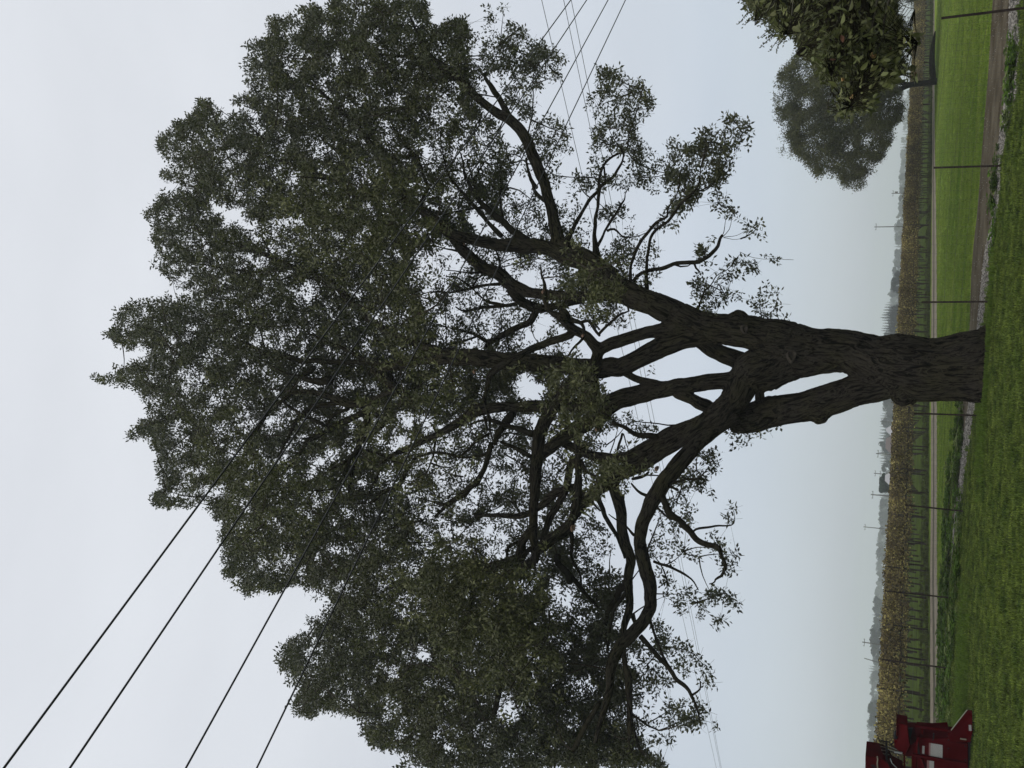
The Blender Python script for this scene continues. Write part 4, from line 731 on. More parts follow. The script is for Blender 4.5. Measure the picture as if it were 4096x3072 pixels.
def roundtree(seed, m, n=1300, leaf=.075, wide=.42, lobes=13):
    r = random.Random(seed); L = [(Vector((r.uniform(-.26, .26), r.uniform(-.26, .26), r.uniform(.10, .82))), r.uniform(.13, .2)) for _ in range(lobes)]; V = []; F = []
    for i in range(n):
        c0, R0 = r.choice(L); d = Vector((r.gauss(0, 1), r.gauss(0, 1), r.gauss(0, 1))).normalized(); c = c0+d*R0*r.random()**.4
        c.x *= wide/.42; c.y *= wide/.42
        a = d.orthogonal().normalized(); a.rotate(Matrix.Rotation(r.random()*6, 3, d)); b = d.cross(a)+d*r.uniform(-.5, .5); l = leaf*r.uniform(.6, 1.3); k = len(V)
        V += [tuple(c+a*l*.6), tuple(c+b*l*.5), tuple(c-a*l*.6), tuple(c-b*l*.5)]; F.append((k, k+1, k+2, k+3))
    return mesh_np('crown', V, np.array(F), m, False)
def baretree(seed):
    r = random.Random(seed); b = MB()
    for j in range(26):
        a = r.random()*6.28; z = .25+.5*r.random(); l = .30*r.uniform(.5, 1); p = Vector((0, 0, z)); q = Vector((math.cos(a)*l*.6, math.sin(a)*l*.6, min(.98, z+l*1.1))); b.tube([p, (p+q)/2+Vector((0, 0, -.02)), q], [.009, .006, .002], 3, False)
        for _ in range(3): t = (p+q)/2; b.tube([t, t+Vector((r.uniform(-.1, .1), r.uniform(-.1, .1), r.uniform(.03, .13)))], [.004, .001], 3, False)
    me_ = bpy.data.meshes.new('crown'); me_.from_pydata(np.vstack(b.V).tolist(), [], b.F); me_.materials.append(M['far_brown']); return me_
con = [conifer(i) for i in range(5)]; rnd_ = [roundtree(i, M['far_green'], wide=.5) for i in range(5)]; bare = [baretree(i) for i in range(2)]
b = MB(); b.tube([(0, 0, -.02), (0, 0, .3), (0, 0, .85)], [.022, .016, .004], 6); tm = bpy.data.meshes.new('trunk'); tm.from_pydata(np.vstack(b.V).tolist(), [], b.F); tm.materials.append(M['fartrunk'])
HX = lambda y: 3659-(y/3072)*161
PROF = [(0, 3636), (60, 3634), (130, 3630), (260, 3634), (400, 3622), (520, 3610), (600, 3598), (665, 3596), (730, 3592), (802, 3593), (889, 3580), (936, 3574), (964, 3566), (990, 3582), (1012, 3573), (1074, 3567), (1106, 3566), (1132, 3557), (1157, 3562), (1193, 3551), (1240, 3535), (1279, 3521), (1295, 3525), (1318, 3523), (1340, 3530), (1607, 3530), (1639, 3524), (1709, 3516), (1773, 3515), (1848, 3515), (1874, 3522), (1900, 3527), (1935, 3516), (1957, 3521), (1982, 3510), (2015, 3514), (2098, 3514), (2152, 3510), (2206, 3500), (2242, 3513), (2271, 3501), (2300, 3505), (2379, 3496), (2440, 3486), (2495, 3489), (2551, 3474), (2593, 3483), (2682, 3474), (2765, 3478), (2854, 3467), (2905, 3462), (2975, 3468), (3012, 3458), (3072, 3466)]
TR = random.Random(9); py_ = [p[0] for p in PROF]; px_ = [p[1] for p in PROF]
def far_tree(y, topx, dist, kind):
    B_ = atY(np.array(HX(y)), np.array(float(y)), dist); T_ = atY(np.array(float(topx)), np.array(float(y)), dist); h = max(3.5, float(T_[2])); 
    k_ = sum(y > q_ for q_ in (300, 774, 908, 1100, 1350, 1700, 1830, 1950, 2107, 2378, 2568, 2720))
    seg = ['beyond the apple boughs', 'right of the pole with the transformer', 'between the two right utility poles', 'left of the tall right-hand pole', 'in the dark clump beside the oak trunk', 'just left of the oak trunk', 'above the farm roofs', 'around the dark dome tree',
           'by the thin pole and bare bush', 'left of the tall plain pole', 'near the second fence post from the left', 'around the leaning bare pole', 'above the red implement'][k_]
    front_ = 'front' if dist < 590 else ('misty' if dist < 1000 else 'faintest')
    w3 = {'c': 'pointed conifer', 'r': 'rounded bushy tree', 'b': 'bare leafless tree'}[kind]
    lab = ('%s of the %s treeline, %s' % (w3, front_, seg), '%ss of the %s treeline %s' % (w3, front_, seg))
    nm = {'c': 'conifer', 'r': 'bushy_tree', 'b': 'bare_tree'}[kind]
    e = bpy.data.objects.new(nm, None); COL.objects.link(e); e.location = (float(B_[0]), float(dist), 0); w_ = TR.uniform(.85, 1.25); e.scale = (h*w_, h*w_, h); e.rotation_euler = (0, 0, TR.random()*6.28)
    e['label'] = lab[0]; e['category'] = 'tree'; e['group'] = lab[1]
    for n2, me_ in (('trunk', tm), ('crown', TR.choice({'c': con, 'r': rnd_, 'b': bare}[kind]))):
        c = bpy.data.objects.new(n2, me_); COL.objects.link(c); c.parent = e
y = -30
while y < 3110:                                              # the skyline: the line one sees first, following its real skyline
    t_ = np.interp(y, py_, px_)-4; dark = 1225 < y < 1345 or 1110 < y < 1170; conif = 1190 < y < 1345 or 1640 < y < 1880 or 2660 < y < 2720 or 930 < y < 1010
    dist = 330 if dark else (TR.uniform(420, 560) if 1600 < y < 1900 or 2400 < y < 2620 or 2820 < y < 2890 else TR.uniform(600, 950))
    if y < 700: dist = TR.uniform(800, 1300)
    k = 'c' if conif and TR.random() < .85 else ('b' if TR.random() < .04 else ('c' if TR.random() < .22 else 'r'))
    if 1360 < y < 1585: y += 20; continue
    far_tree(y, t_+TR.uniform(-2, 7), dist, k); y += (TR.uniform(8, 13) if k == 'c' else TR.uniform(15, 23))
y = -30
while y < 3110:                                              # a lower, nearer-looking fill behind and between
    if not 1360 < y < 1585: far_tree(y, np.interp(y, py_, px_)+TR.uniform(10, 24), TR.uniform(700, 1250), 'r')
    y += TR.uniform(26, 40)
# single dark dome tree beyond the pale roof
M['dome_green'] = mat('dome_tree_green', (.016, .030, .018), .9, .15)
e = thing('dome_tree', 'single dark green dome-shaped tree beside the pale roof beyond the vineyard', 'tree', tuple(atY(np.array(HX(1935)), np.array(1935.), 190)*[1, 1, 0]))
for n2, me_ in (('crown', roundtree(77, M['dome_green'], 6000, .09, .62, 22)), ('trunk', tm)):
    c = bpy.data.objects.new(n2, me_); COL.objects.link(c); c.parent = e; c.scale = (3.2, 3.2, 3.8)
# ------------------------------------------------------------------ farm roofs beyond the vines
M['roofp'] = mat('pale_metal_roof', (.30, .30, .30), .5, .4); M['roofr'] = mat('brown_roof', (.12, .10, .09), .8, .2); M['wallp'] = mat('pale_wall', (.20, .19, .175), .9, .2); M['dark'] = mat('dark_opening', (.02, .02, .02), .6, .3)
def barn(y0, y1, topx, D, label, roofm, depth=9):
    a = atY(np.array(HX(y0)), np.array(float(y0)), D); c = atY(np.array(HX(y1)), np.array(float(y1)), D); top = float(atY(np.array(float(topx)), np.array((y0+y1)/2.), D)[2]); xl, xr = sorted((float(a[0]), float(c[0]))); xm = (xl+xr)/2
    e = thing('farm_building', label, 'barn', (xm, D+depth/2, 0)); ev_ = top-1.3; wdt = xr-xl
    b = MB(); b.box((xm, D+depth/2, ev_/2), (wdt, depth, ev_)); b.build('wall', M['wallp'], e)
    b = MB(); b.prism([(xl-.4, D-.4, ev_), (xr+.4, D-.4, ev_), (xr-.6, D+depth/2, top), (xl+.6, D+depth/2, top)], (0, 0, .12)); b.prism([(xl-.4, D+depth+.4, ev_), (xr+.4, D+depth+.4, ev_), (xr-.6, D+depth/2, top), (xl+.6, D+depth/2, top)], (0, 0, .12)); b.build('roof', roofm, e)
    for k in (.2, .5, .8):
        b = MB(); b.box((xl+wdt*k, D-.03, ev_*.5), (1.1, .08, 1.1)); b.build('window', M['dark'], e)
barn(1702, 1745, 3547, 150, 'pale grey roofed farm building showing above the vine tops', M['roofp']); barn(1745, 1815, 3545, 160, 'long brown roofed farm building beside the pale roof', M['roofr'])
barn(1890, 1948, 3543, 140, 'low pale shed roof in front of the dark dome tree', M['roofp'], 6)

# ------------------------------------------------------------------ utility poles beyond the vineyard
PL = [((3497, 908), 'tall utility pole with a single crossarm on the right of the oak, beyond the vineyard', 1, 0), ((3566, 774), 'shorter utility pole just left of the leaning olive tree beyond the vineyard', 1, 1), ((3520, 1686), 'short distant utility pole just left of the oak trunk', 1, 0),
      ((3504, 1814), 'distant utility pole rising over the brown barn roof', 1, 0), ((3495, 1893), 'utility pole with two crossarms left of the barn roofs', 2, 0), ((3483, 1978), 'thin utility pole beside a bare bush beyond the vineyard', 1, 0),
      ((3454, 2107), 'tall plain utility pole standing clear against the sky left of the oak', 1, 0), ((3449, 2568), 'utility pole with two close crossarms near the left fence posts', 2, 0), ((3457, 2633), 'leaning bare pole above the second fence post from the red implement', 0, 0)]
pole_tops = []
for (tx, ty), lab, arms, tr_ in PL:
    D = 290+40*math.sin(ty); base_y = ty+(14 if ty > 1600 else -6) if ty > 1600 else ty
    T_ = atY(np.array(float(tx)), np.array(float(ty)), D); e = thing('utility_pole', lab, 'utility pole', (float(T_[0])-(.6 if arms == 0 else 0), D, 0), 'utility poles beyond the vineyard')
    b = MB(); b.tube([(float(T_[0])-(.9 if arms == 0 else 0), D, 0), T_], [.17, .12], 7); b.build('pole', M['pole'], e)
    for k in range(arms):
        z = float(T_[2])-.5-k*1.5; b = MB(); b.box((float(T_[0]), D-.16, z), (1.9, .12, .13)); o = b.build('crossarm', M['pole'], e)
        for x in (-.85, .85):
            i_ = MB(); i_.tube([(float(T_[0])+x, D-.16, z+.05), (float(T_[0])+x, D-.16, z+.3)], [.05, .06], 6); i_.build('insulator', M['wire'], o)
    if tr_: b = MB(); b.tube([(float(T_[0])+.35, D-.2, float(T_[2])-1.9), (float(T_[0])+.35, D-.2, float(T_[2])-1.0)], .25, 8); b.build('transformer', M['pole'], e)
    pole_tops.append(T_)

# ------------------------------------------------------------------ overhead cables
def cable(pts, H, r, m, lab, grp, sag=.0, endext=1.25):
    W_ = [atZ(np.array(float(x)), np.array(float(y)), H) for x, y in pts]
    a, c = W_[0], W_[-1]; d = c-a; a2, c2 = a-d*.6, c+d*endext; q = [a2]+W_+[c2]; q = np.array(q); t = np.linspace(0, 1, 60)
    s = np.r_[0, np.cumsum(np.linalg.norm(np.diff(q, axis=0), axis=1))]; co = np.polyfit(s, q[:, 0], 2); cy = np.polyfit(s, q[:, 1], 2); ss = t*s[-1]
    b = MB(); b.tube(np.c_[np.polyval(co, ss), np.polyval(cy, ss), np.full(60, H)], r, 7, False); o = b.build('overhead_cable', m, smooth=True); tag(o, lab, 'cable', grp); return o
WQ = lambda *a: [(x*1.8517, y*1.8517) for x, y in a]
G4 = 'four black cables crossing in front of the oak'
cable(WQ((2, 1650), (338, 1215), (951, 405), (1225, 0)), 7.4, .0098, M['cable'], 'uppermost of four thick black cables slanting across the oak crown', G4)
cable(WQ((136, 1659), (453, 1215), (1013.6, 405), (1258, 0)), 7.4, .0098, M['cable'], 'second highest of four thick black cables slanting across the oak', G4)
cable(WQ((386, 1659), (651, 1215), (1110, 405), (1303, 0)), 7.2, .0098, M['cable'], 'third highest of four thick black cables slanting across the oak', G4)
cable(WQ((539, 1659), (774, 1215), (1176, 405), (1340, 0)), 7.2, .0098, M['cable'], 'lowest of four thick black cables slanting across the oak', G4)
G3 = 'three thin grey cables behind the oak'
cable([(2139, 0), (2331, 705), (2537, 1523), (2719, 2340), (2832, 3000)], 10.5, .008, M['cable_grey'], 'highest of three thin faint wires passing behind the oak', G3)
cable([(2230, 0), (2360, 529), (2607, 1604), (2777, 2471), (2850, 3000)], 10.3, .008, M['cable_grey'], 'middle of three thin faint wires passing behind the oak', G3)
cable([(2264, 0), (2385, 524), (2620, 1604), (2784, 2471), (2857, 3000)], 10.1, .008, M['cable_grey'], 'lowest of three thin faint wires passing behind the oak', G3)

# ------------------------------------------------------------------ smaller round-headed tree by the vineyard
M['rleaf'] = mat('round_tree_leaf', (.056, .062, .026), .6, .15, var=(.5, (.036, .042, .020), (.090, .094, .034)), trans=.15, rand=.35)
YT = 66.0
tb = atY(np.array(3742.), np.array(325.), YT)
rt = thing('round_tree', 'round grey-green bushy tree with forked leaning dark trunk beside the vineyard', 'tree', (float(tb[0]), YT, 0))
def ax_at(s_, Y, name, m, par, smooth=True, k=9, minz=None, dd=0):
    Q, t = resample(parse(s_), 12); P_ = atY(Q[:, 0], Q[:, 1], Y+dd*t); r_ = Q[:, 2]/2/FPX*axial(P_)
    if minz is not None: P_[0, 2] = minz
    b = MB(); b.tube(P_, np.maximum(r_, .002), k); o = b.build(name, m, par, smooth=smooth); return P_, r_
ax_at('S3742,325,26 3720,330,24 3680,334,23 3640,338,22 3610,352,20 3570,372,19 3540,388,16 3480,400,12 3400,420,8', YT, 'trunk', M['bark_plain'], rt, minz=-.1)
ax_at('S3640,338,18 3590,330,16 3530,320,14 3440,310,9', YT, 'limb', M['bark_plain'], rt); ax_at('S3540,388,14 3480,460,10 3400,540,7 3330,600,4', YT, 'limb', M['bark_plain'], rt); ax_at('S3590,330,14 3500,250,10 3400,200,6', YT, 'limb', M['bark_plain'], rt)
ax_at('S3736,330,18 3730,290,24 3727,240,22 3731,190,16 3738,140,9 3741,125,4', YT, 'limb', M['bark_plain'], rt)
PT = 'Q1900,0 1960,230 2000,260 1950,420 1980,600 2050,700 2010,740 1900,880 1870,1000 1960,1120 1920,1330 1830,1400 1810,1600 1740,1659 S3500,650 3478,700 3460,735 3420,752 3380,735 3320,700 3265,690 3220,640 3190,620 3130,610 3115,560 3130,520 3105,480 3120,440 3112,390 3095,378 3130,340 3135,290 3160,260 3190,255 3230,225 3300,200 3360,0'
pp = [(q[0], q[1]) for q in parse(PT)]; n = 60000; qx = rng.uniform(3080, 3680, n); qy = rng.uniform(-60, 770, n); ok = inpoly(qx, qy, pp) | (qy < 0) & (qx > 3320); qx = qx[ok]; qy = qy[ok]
wq = np.array([noise.noise((a*.016, b*.016, 2.2)) for a, b in zip(qx, qy)]); wr = np.array([noise.noise((a*.016, b*.016, 9.2)) for a, b in zip(qx, qy)]); sg_ = np.where(rng.random(len(qx)) < .12, 9, 3); qx = qx+wq*42+rng.normal(0, 1, len(qx))*sg_; qy = qy+wr*42+rng.normal(0, 1, len(qx))*sg_
rr_ = np.hypot((qx-3390)/300, (qy-330)/430); hh = 6.0*np.sqrt(np.clip(1-rr_**2, .04, 1)); Pq = atY(qx, qy, YT+rng.uniform(-1, .8, len(qx))*hh); gn = vnoise(Pq, .42)+.7*vnoise(Pq+9, 1.1); gn = gn+.5*vnoise(Pq+5, 3.2); ok = gn > np.interp(rr_, [0, .6, .9, 1.15], [-.5, -.25, -.05, .22]); Pq = Pq[ok][:13000]
pr_r = [proto('round_sprig', *sprig(300+i, 14, .13, .62, None, .5), M['rleaf']) for i in range(4)]
scatter('crown', Pq, eul(len(Pq)), rng.uniform(.7, 1.2, len(Pq)), pr_r, rt)

# ------------------------------------------------------------------ close tree entering from the right: broad leaves, a few small apples
M['aleaf'] = mat('broad_leaf', (.135, .152, .055), .5, .3, var=(4, (.09, .11, .038), (.175, .185, .07)), trans=.3, rand=.3)
M['abark'] = mat('apple_bark', (.060, .056, .042), .9, .1, bump=(60, .6, .005), var=(20, .7, 1.3))
M['aleafr'] = mat('broad_leaf_brown', (.11, .05, .028), .6, .3, trans=.2)
M['apple'] = mat('apple_skin', (.42, .36, .13), .4, .4, var=(18, (.50, .22, .10), (.38, .40, .14)))
YA = 6.6
at_ = thing('apple_tree', 'close broad-leaved apple boughs with small pale fruits in front of the round tree', 'tree', tuple(atY(np.array(3560.), np.array(-1100.), YA)*[1, 1, 0]))
APX = ['Q1430,-60,44 1400,60,38 1280,190,30 1230,280,26 1190,380,20 1140,530,12 1060,700,8', 'Q1680,-60,28 1680,60,24 1650,200,22 1620,330,20 1500,430,18 1390,520,14 1290,620,9 1180,780,6', 'Q1560,-60,22 1500,120,20 1400,200,20 1360,340,16 1350,470,10 1400,620,8 1520,740,6', 'Q1830,-60,30 1800,60,26 1760,250,22 1750,420,12 1700,520,14 1640,680,14 1540,880,8 1480,1040,6 1380,1180,5', 'Q1900,-60,10 1960,60,8 2040,90,6 2100,100,4',
       'Q860,-60,14 870,60,12 920,110,9 990,150,5', 'Q760,-60,22 740,180,16 715,320,12 690,380,8', 'Q1530,430,14 1510,600,10 1510,780,8 1560,960,6 1620,1120,4', 'Q1750,400,12 1900,420,9 2040,440,7 2130,470,4', 'Q1640,680,12 1800,800,10 1980,830,8 2120,860,5', 'Q1180,380,12 1000,520,9 860,560,7 790,600,4', 'Q600,-60,16 480,120,9 350,240,6 330,280,3', 'Q1300,620,8 1180,950,6 1130,1200,5 1100,1300,3', 'Q1290,200,10 1200,240,8 1190,330,8']
ap = []
for s_ in APX:
    P_, r_ = ax_at(s_, YA, 'branch', M['abark'], at_, k=7, dd=random.uniform(-.5, .5)); ap.append(P_)
# the trunk those branches come from, standing just outside the picture
rt0 = atY(np.array(3560.), np.array(-1100.), YA); rt0[2] = -.1; hubA = atY(np.array(3250.), np.array(-520.), YA)
b = MB(); b.tube([rt0, rt0*[1, 1, 0]+[-.05, 0, 1.0], hubA], [.14, .11, .08], 9); b.build('trunk', M['bark_plain'], at_, smooth=True)
for p_ in ap: b = MB(); b.tube([hubA, (hubA+p_[0])/2+[0, 0, .08], p_[0]], [.05, .035, .02], 7); b.build('limb', M['bark_plain'], at_, smooth=True)
def broadleaf(seed, m):
    r = random.Random(seed); V = []; F = []; n = 5; L = 1.; cu = r.uniform(.1, .5); fo = r.uniform(.05, .25); tw = r.uniform(-.4, .4)
    for i in range(n+1):
        t = i/n; w_ = math.sin(math.pi*min(1, t*.94+.06)**.8)*.23; z = -cu*t*t; y = 0
        for s in (-1, 0, 1): V.append((t*L, s*w_, z+abs(s)*fo*w_*2+s*tw*w_*t))
    for i in range(n):
        for j in (0, 1): a = i*3+j; F.append((a, a+3, a+4, a+1))
    return mesh_np('leaf', V, np.array(F), m, True)
AL = [broadleaf(i, M['aleaf']) for i in range(6)]+[broadleaf(9, M['aleafr'])]
qp = 'Q280,-80 1830,-80 1880,180 1850,250 1900,300 2040,350 2140,370 2150,450 2100,530 1980,560 1900,560 1990,700 2120,780 2130,890 2000,880 1840,970 1650,1010 1640,1220 1480,1240 1390,1290 1310,1350 1190,1290 1120,1300 1130,1160 1220,1000 1060,900 1000,800 940,660 800,610 860,480 860,400 700,400 650,450 540,380 480,260 400,200 330,120'
qp2 = 'Q1000,420 1900,250 2100,480 1900,900 1640,1200 1330,1330 1150,1260 1230,1000 1020,800'
pq = [(q[0], q[1]) for q in parse(qp)]; pq2 = [(q[0], q[1]) for q in parse(qp2)]
allp = np.vstack(ap); kd4 = kdtree.KDTree(len(allp)); [kd4.insert(p, i) for i, p in enumerate(allp)]; kd4.balance()
nl = 0; LV, LF = [], []; LR = random.Random(21); cand = 0
c_all = []
while len(c_all) < 2300 and cand < 90000:
    cand += 1; x = LR.uniform(2980, 3700); y = LR.uniform(-60, 500)
    i2 = inpoly(np.array([x]), np.array([y]), pq2)[0]
    if not inpoly(np.array([x]), np.array([y]), pq)[0] or (not i2 and LR.random() < .62): continue
    p = atY(np.array(x), np.array(y), YA+LR.uniform(-.7, .9))
    if noise.noise(Vector(p)*3.1) < -.05 and LR.random() < .75: continue
    q, _, d = kd4.find(p)
    if d > .55: continue
    c_all.append((p, np.array(q), d))
pet = MB()
c_all.sort(key=lambda c: c[0][1])
for i, (p, q, d) in enumerate(c_all):
    v = Vector(p-q); v = v.normalized() if v.length > 1e-4 else Vector((1, 0, 0)); v = (v+Vector((LR.uniform(-.9, .9), LR.uniform(-.9, .9), LR.uniform(-1.3, .2)))).normalized()
    up = Vector((LR.uniform(-1, 1), LR.uniform(-1, 1), LR.uniform(.2, 1.4))); s = v.cross(up).normalized(); up = s.cross(v)*-1
    sc = .052*LR.uniform(.5, 1.25); R3 = Matrix((v, s, v.cross(s))).transposed(); me_ = LR.choice(AL[:6]) if LR.random() > .008 else AL[6]
    M4 = Matrix.Translation(Vector(p)) @ R3.to_4x4() @ Matrix.Scale(sc, 4)
    if i < 290:
        c = bpy.data.objects.new('leaf', me_); COL.objects.link(c); c.parent = at_; c.matrix_parent_inverse = Matrix.Translation(at_.location).inverted(); c.matrix_basis = M4
    else:
        k = len(LV); LV += [tuple(M4 @ v_.co) for v_ in me_.vertices]; LF += [tuple(k+j for j in f.vertices) for f in me_.polygons]
    pet.tube([q, (p+q)/2+[0, 0, .01], p], [.0022, .0018, .0012], 3, False)
link('leaves', mesh_np('leaves', LV, np.array(LF), M['aleaf'], True), at_, 'stuff'); pet.build('petioles', M['bark_plain'], at_, kind='stuff')
for s_ in ('Q1640,610,1', 'Q1413,1077,1', 'Q1300,877,1', 'Q1262,690,1'):
    q = parse(s_)[0]; c = atY(np.array(q[0]), np.array(q[1]), YA-.35); R0 = .021 if s_[1:5] in ('1640', '1413') else .013; b = MB(); tt = np.linspace(.02, math.pi-.02, 9)
    b.tube([c+[0, 0, R0*math.cos(a)*.92*-1] for a in tt], [R0*math.sin(a)*(1+.06*math.cos(a)) for a in tt], 12); o = b.build('apple', M['apple'], at_, smooth=True)
    s2 = MB(); s2.tube([c+[0, 0, R0*.8], c+[.005, 0, R0*1.8]], .0015, 4); s2.build('stem', M['bark_plain'], o)
# finer-leaved bush behind those branches with long budded shoots
M['sleaf'] = mat('small_leaf', (.08, .088, .040), .6, .2, var=(1.2, (.055, .065, .032), (.11, .115, .048)), trans=.18, rand=.35)
YB = 11.0
sb = thing('budded_shrub', 'tall small-leaved shrub with long budded shoots behind the apple leaves', 'shrub', tuple(atY(np.array(3650.), np.array(-260.), YB)*[1, 1, 0]))
bx0 = atY(np.array(3650.), np.array(-260.), YB); bx0[2] = 0
SHOOTS = ['Q700,-60 400,60 230,160 150,270', 'Q760,-40 480,80 300,180 210,280', 'Q800,0 560,100 380,180 250,245', 'Q620,-80 400,0 240,100', 'Q560,-90 330,-20 270,50', 'Q900,100 600,260 440,370 370,430', 'Q900,160 660,280 480,440 400,515', 'Q900,200 680,340 560,470 500,560', 'Q880,240 700,380 600,480 565,570', 'Q950,200 860,360 820,480 805,580', 'Q700,60 540,200 440,260 360,290', 'Q500,-80 360,-30 200,0', 'Q820,-60 600,40 420,120 330,130']
sh_pts = []; bud = MB(); hub = atY(np.array(3330.), np.array(-40.), YB+.3)
stem = MB(); stem.tube([bx0+[0, 0, -.1], bx0+[-.1, 0, 1.2], hub*.6+bx0*.4, hub], [.09, .07, .05, .03], 8); stem.build('trunk', M['bark_plain'], sb, smooth=True)
for s_ in SHOOTS:
    Q, t = resample(parse(s_), 9); P_ = atY(Q[:, 0], Q[:, 1], YB+LR.uniform(-.5, .5)*t+.1); b = MB(); b.tube(np.vstack([hub, P_]), np.linspace(.016, .002, len(P_)+1), 5, False); b.build('shoot', M['twig'], sb)
    sh_pts.append(P_)
    for i in range(len(P_)):
        for _ in range(2):
            c = P_[i]+np.array([LR.gauss(0, .012) for _ in range(3)]); d = np.array([LR.uniform(-1, 1) for _ in range(3)])*.013; bud.tube([c-d, c, c+d], [.002, .0075, .002], 4, False)
bud.build('buds', M['sleaf'], sb, kind='stuff')
qb = [(q[0], q[1]) for q in parse('Q230,-90 250,20 330,110 480,180 560,200 520,330 640,440 760,330 860,420 880,560 980,640 1200,760 1500,700 1800,600 1950,520 1900,250 1860,160 1830,-90')]
n = 30000; qx = rng.uniform(2960, 3640, n); qy = rng.uniform(-80, 290, n); ok = inpoly(qx, qy, qb); qx = qx[ok]; qy = qy[ok]; Pq = atY(qx, qy, YB+rng.uniform(-.9, 1.4, len(qx))); gn = vnoise(Pq, 2.2)+.6*vnoise(Pq+9, 5); ok = gn > np.interp(qx, [2950, 3150, 3300], [.12, -.05, -.35]); Pq = Pq[ok][:5200]
pr_s = [proto('shrub_sprig', *sprig(400+i, 14, .040, .15, None, .5), M['sleaf']) for i in range(4)]
scatter('foliage', Pq, eul(len(Pq)), rng.uniform(.7, 1.3, len(Pq)), pr_s, sb)
tv, tf_, nvt = [], [], 0
for i in range(0, len(Pq), 9): tri_tube(hub+(Pq[i]-hub)*.45+np.array([0, 0, .05]), Pq[i], .006, .002, np.array([0, 0, .06]), 3, 3)
link('twigs', mesh_np('twigs', np.vstack(tv), np.array(tf_), M['twig'], False), sb, 'stuff')

# ------------------------------------------------------------------ grass, weeds, stones
def tuft(seed, n, h, sp, w_, m, lean=.5):
    r = random.Random(seed); V = []; F = []
    for i in range(n):
        a = r.random()*6.28; ro = r.random()*sp; x, y_ = math.cos(a)*ro, math.sin(a)*ro; hh_ = h*r.uniform(.5, 1.2); b_ = r.random()*6.28; l_ = lean*r.random()*hh_; dx, dy = math.cos(b_)*l_, math.sin(b_)*l_; sx_, sy_ = -math.sin(b_)*w_, math.cos(b_)*w_; k = len(V)
        V += [(x-sx_, y_-sy_, 0), (x+sx_, y_+sy_, 0), (x+dx*.4+sx_*.8, y_+dy*.4+sy_*.8, hh_*.6), (x+dx*.4-sx_*.8, y_+dy*.4-sy_*.8, hh_*.6), (x+dx, y_+dy, hh_*.95)]; F += [(k, k+1, k+2, k+3), (k+3, k+2, k+4, k+4)]
    F = [f if len(set(f)) == 4 else None for f in F]; F = [f for f in F if f]
    return [tuple(v) for v in V], np.array(F)
M['blade'] = mat('grass_blade', (.078, .125, .016), .6, .15, var=(2.4, (.042, .075, .010), (.135, .18, .030)), trans=.2, rand=.6)
M['blade_b'] = mat('tall_grass_blade', (.085, .14, .016), .6, .2, trans=.25, rand=.3)
M['blade_f'] = mat('field_blade', (.15, .215, .032), .6, .15, var=(1.3, (.10, .17, .022), (.21, .265, .048)), stretch=(.16, 1, 1), trans=.25, rand=.3)
lawnpoly = [tuple(p) for p in lawn_back]+[(-14, 10), (12, 10)]
def fill(poly, x0, x1, y0, y1, n, wgt=None):
    X = rng.uniform(x0, x1, n); Y_ = rng.uniform(y0, y1, n); ok = inpoly(X, Y_, poly); X, Y_ = X[ok], Y_[ok]
    P_ = np.c_[X, Y_, np.zeros(len(X))]; pr = project(P_); vis = (pr[:, 0] < 4250) & (pr[:, 1] > -150) & (pr[:, 1] < 3250); return P_[vis]
G = fill(lawnpoly, -11, 11, 11, 27, 170000); gd = vnoise(G, .9)+.5*vnoise(G, 3); G = G[(gd > -.45) | (rng.random(len(G)) < .5)][:46000]; G[:, 2] = .01
prg = [proto('lawn_tuft', *tuft(i, 16, .062, .075, .0042, None, 1.2), M['blade']) for i in range(6)]
hs = .55+.7*np.clip(vnoise(G, 1.8)*.7+.45+.6*vnoise(G, 6), 0, 1)
scatter('lawn_grass', G, np.c_[np.zeros((len(G), 2)), rng.uniform(0, 6.28, len(G))], hs*rng.uniform(.7, 1.3, len(G)), prg)
fieldpoly = [tuple(p) for p in edge(SOIL, amp=.3, seed=3)]+[tuple(p) for p in edge([(3808, 2300), (3800, 2600), (3790, 3150)], amp=.1)]+[tuple(p) for p in tn[::-1]]
G = fill(fieldpoly, -13, 40, 20, 78, 260000); k = rng.random(len(G)) < np.clip(26/G[:, 1], 0, 1)**1.3; G = G[k][:30000]
prf = [proto('field_tuft', *tuft(50+i, 12, .06, .12, .005, None, 1.0), M['blade_f']) for i in range(4)]
scatter('field_grass', G, np.c_[np.zeros((len(G), 2)), rng.uniform(0, 6.28, len(G))], rng.uniform(.6, 1.2, len(G)), prf)
# taller grass against the trunk, at the fence on the left and along the edges
TG = []
for p in near:
    for _ in range(5): TG.append((p[0]+rng.normal(0, .12), p[1]+rng.normal(-.10, .12), 0))
for cx, cy, sxy, n in ((3937, 1640, (.5, .2), 1100), (3962, 1480, (.8, .10), 1300), (3860, 2760, (.75, .5), 1500), (3845, 2900, (.5, .5), 700), (3850, 2600, (.6, .35), 600)):
    c = atZ(np.array(float(cx)), np.array(float(cy)))
    for _ in range(n): TG.append((c[0]+rng.normal(0, sxy[0]), c[1]+rng.normal(0, sxy[1]), 0))
TG = np.array(TG); prt = [proto('tall_tuft', *tuft(90+i, 16, .15, .05, .004, None, .8), M['blade_b']) for i in range(4)]
scatter('tall_grass', TG, np.c_[np.zeros((len(TG), 2)), rng.uniform(0, 6.28, len(TG))], rng.uniform(.5, 1.15, len(TG)), prt)
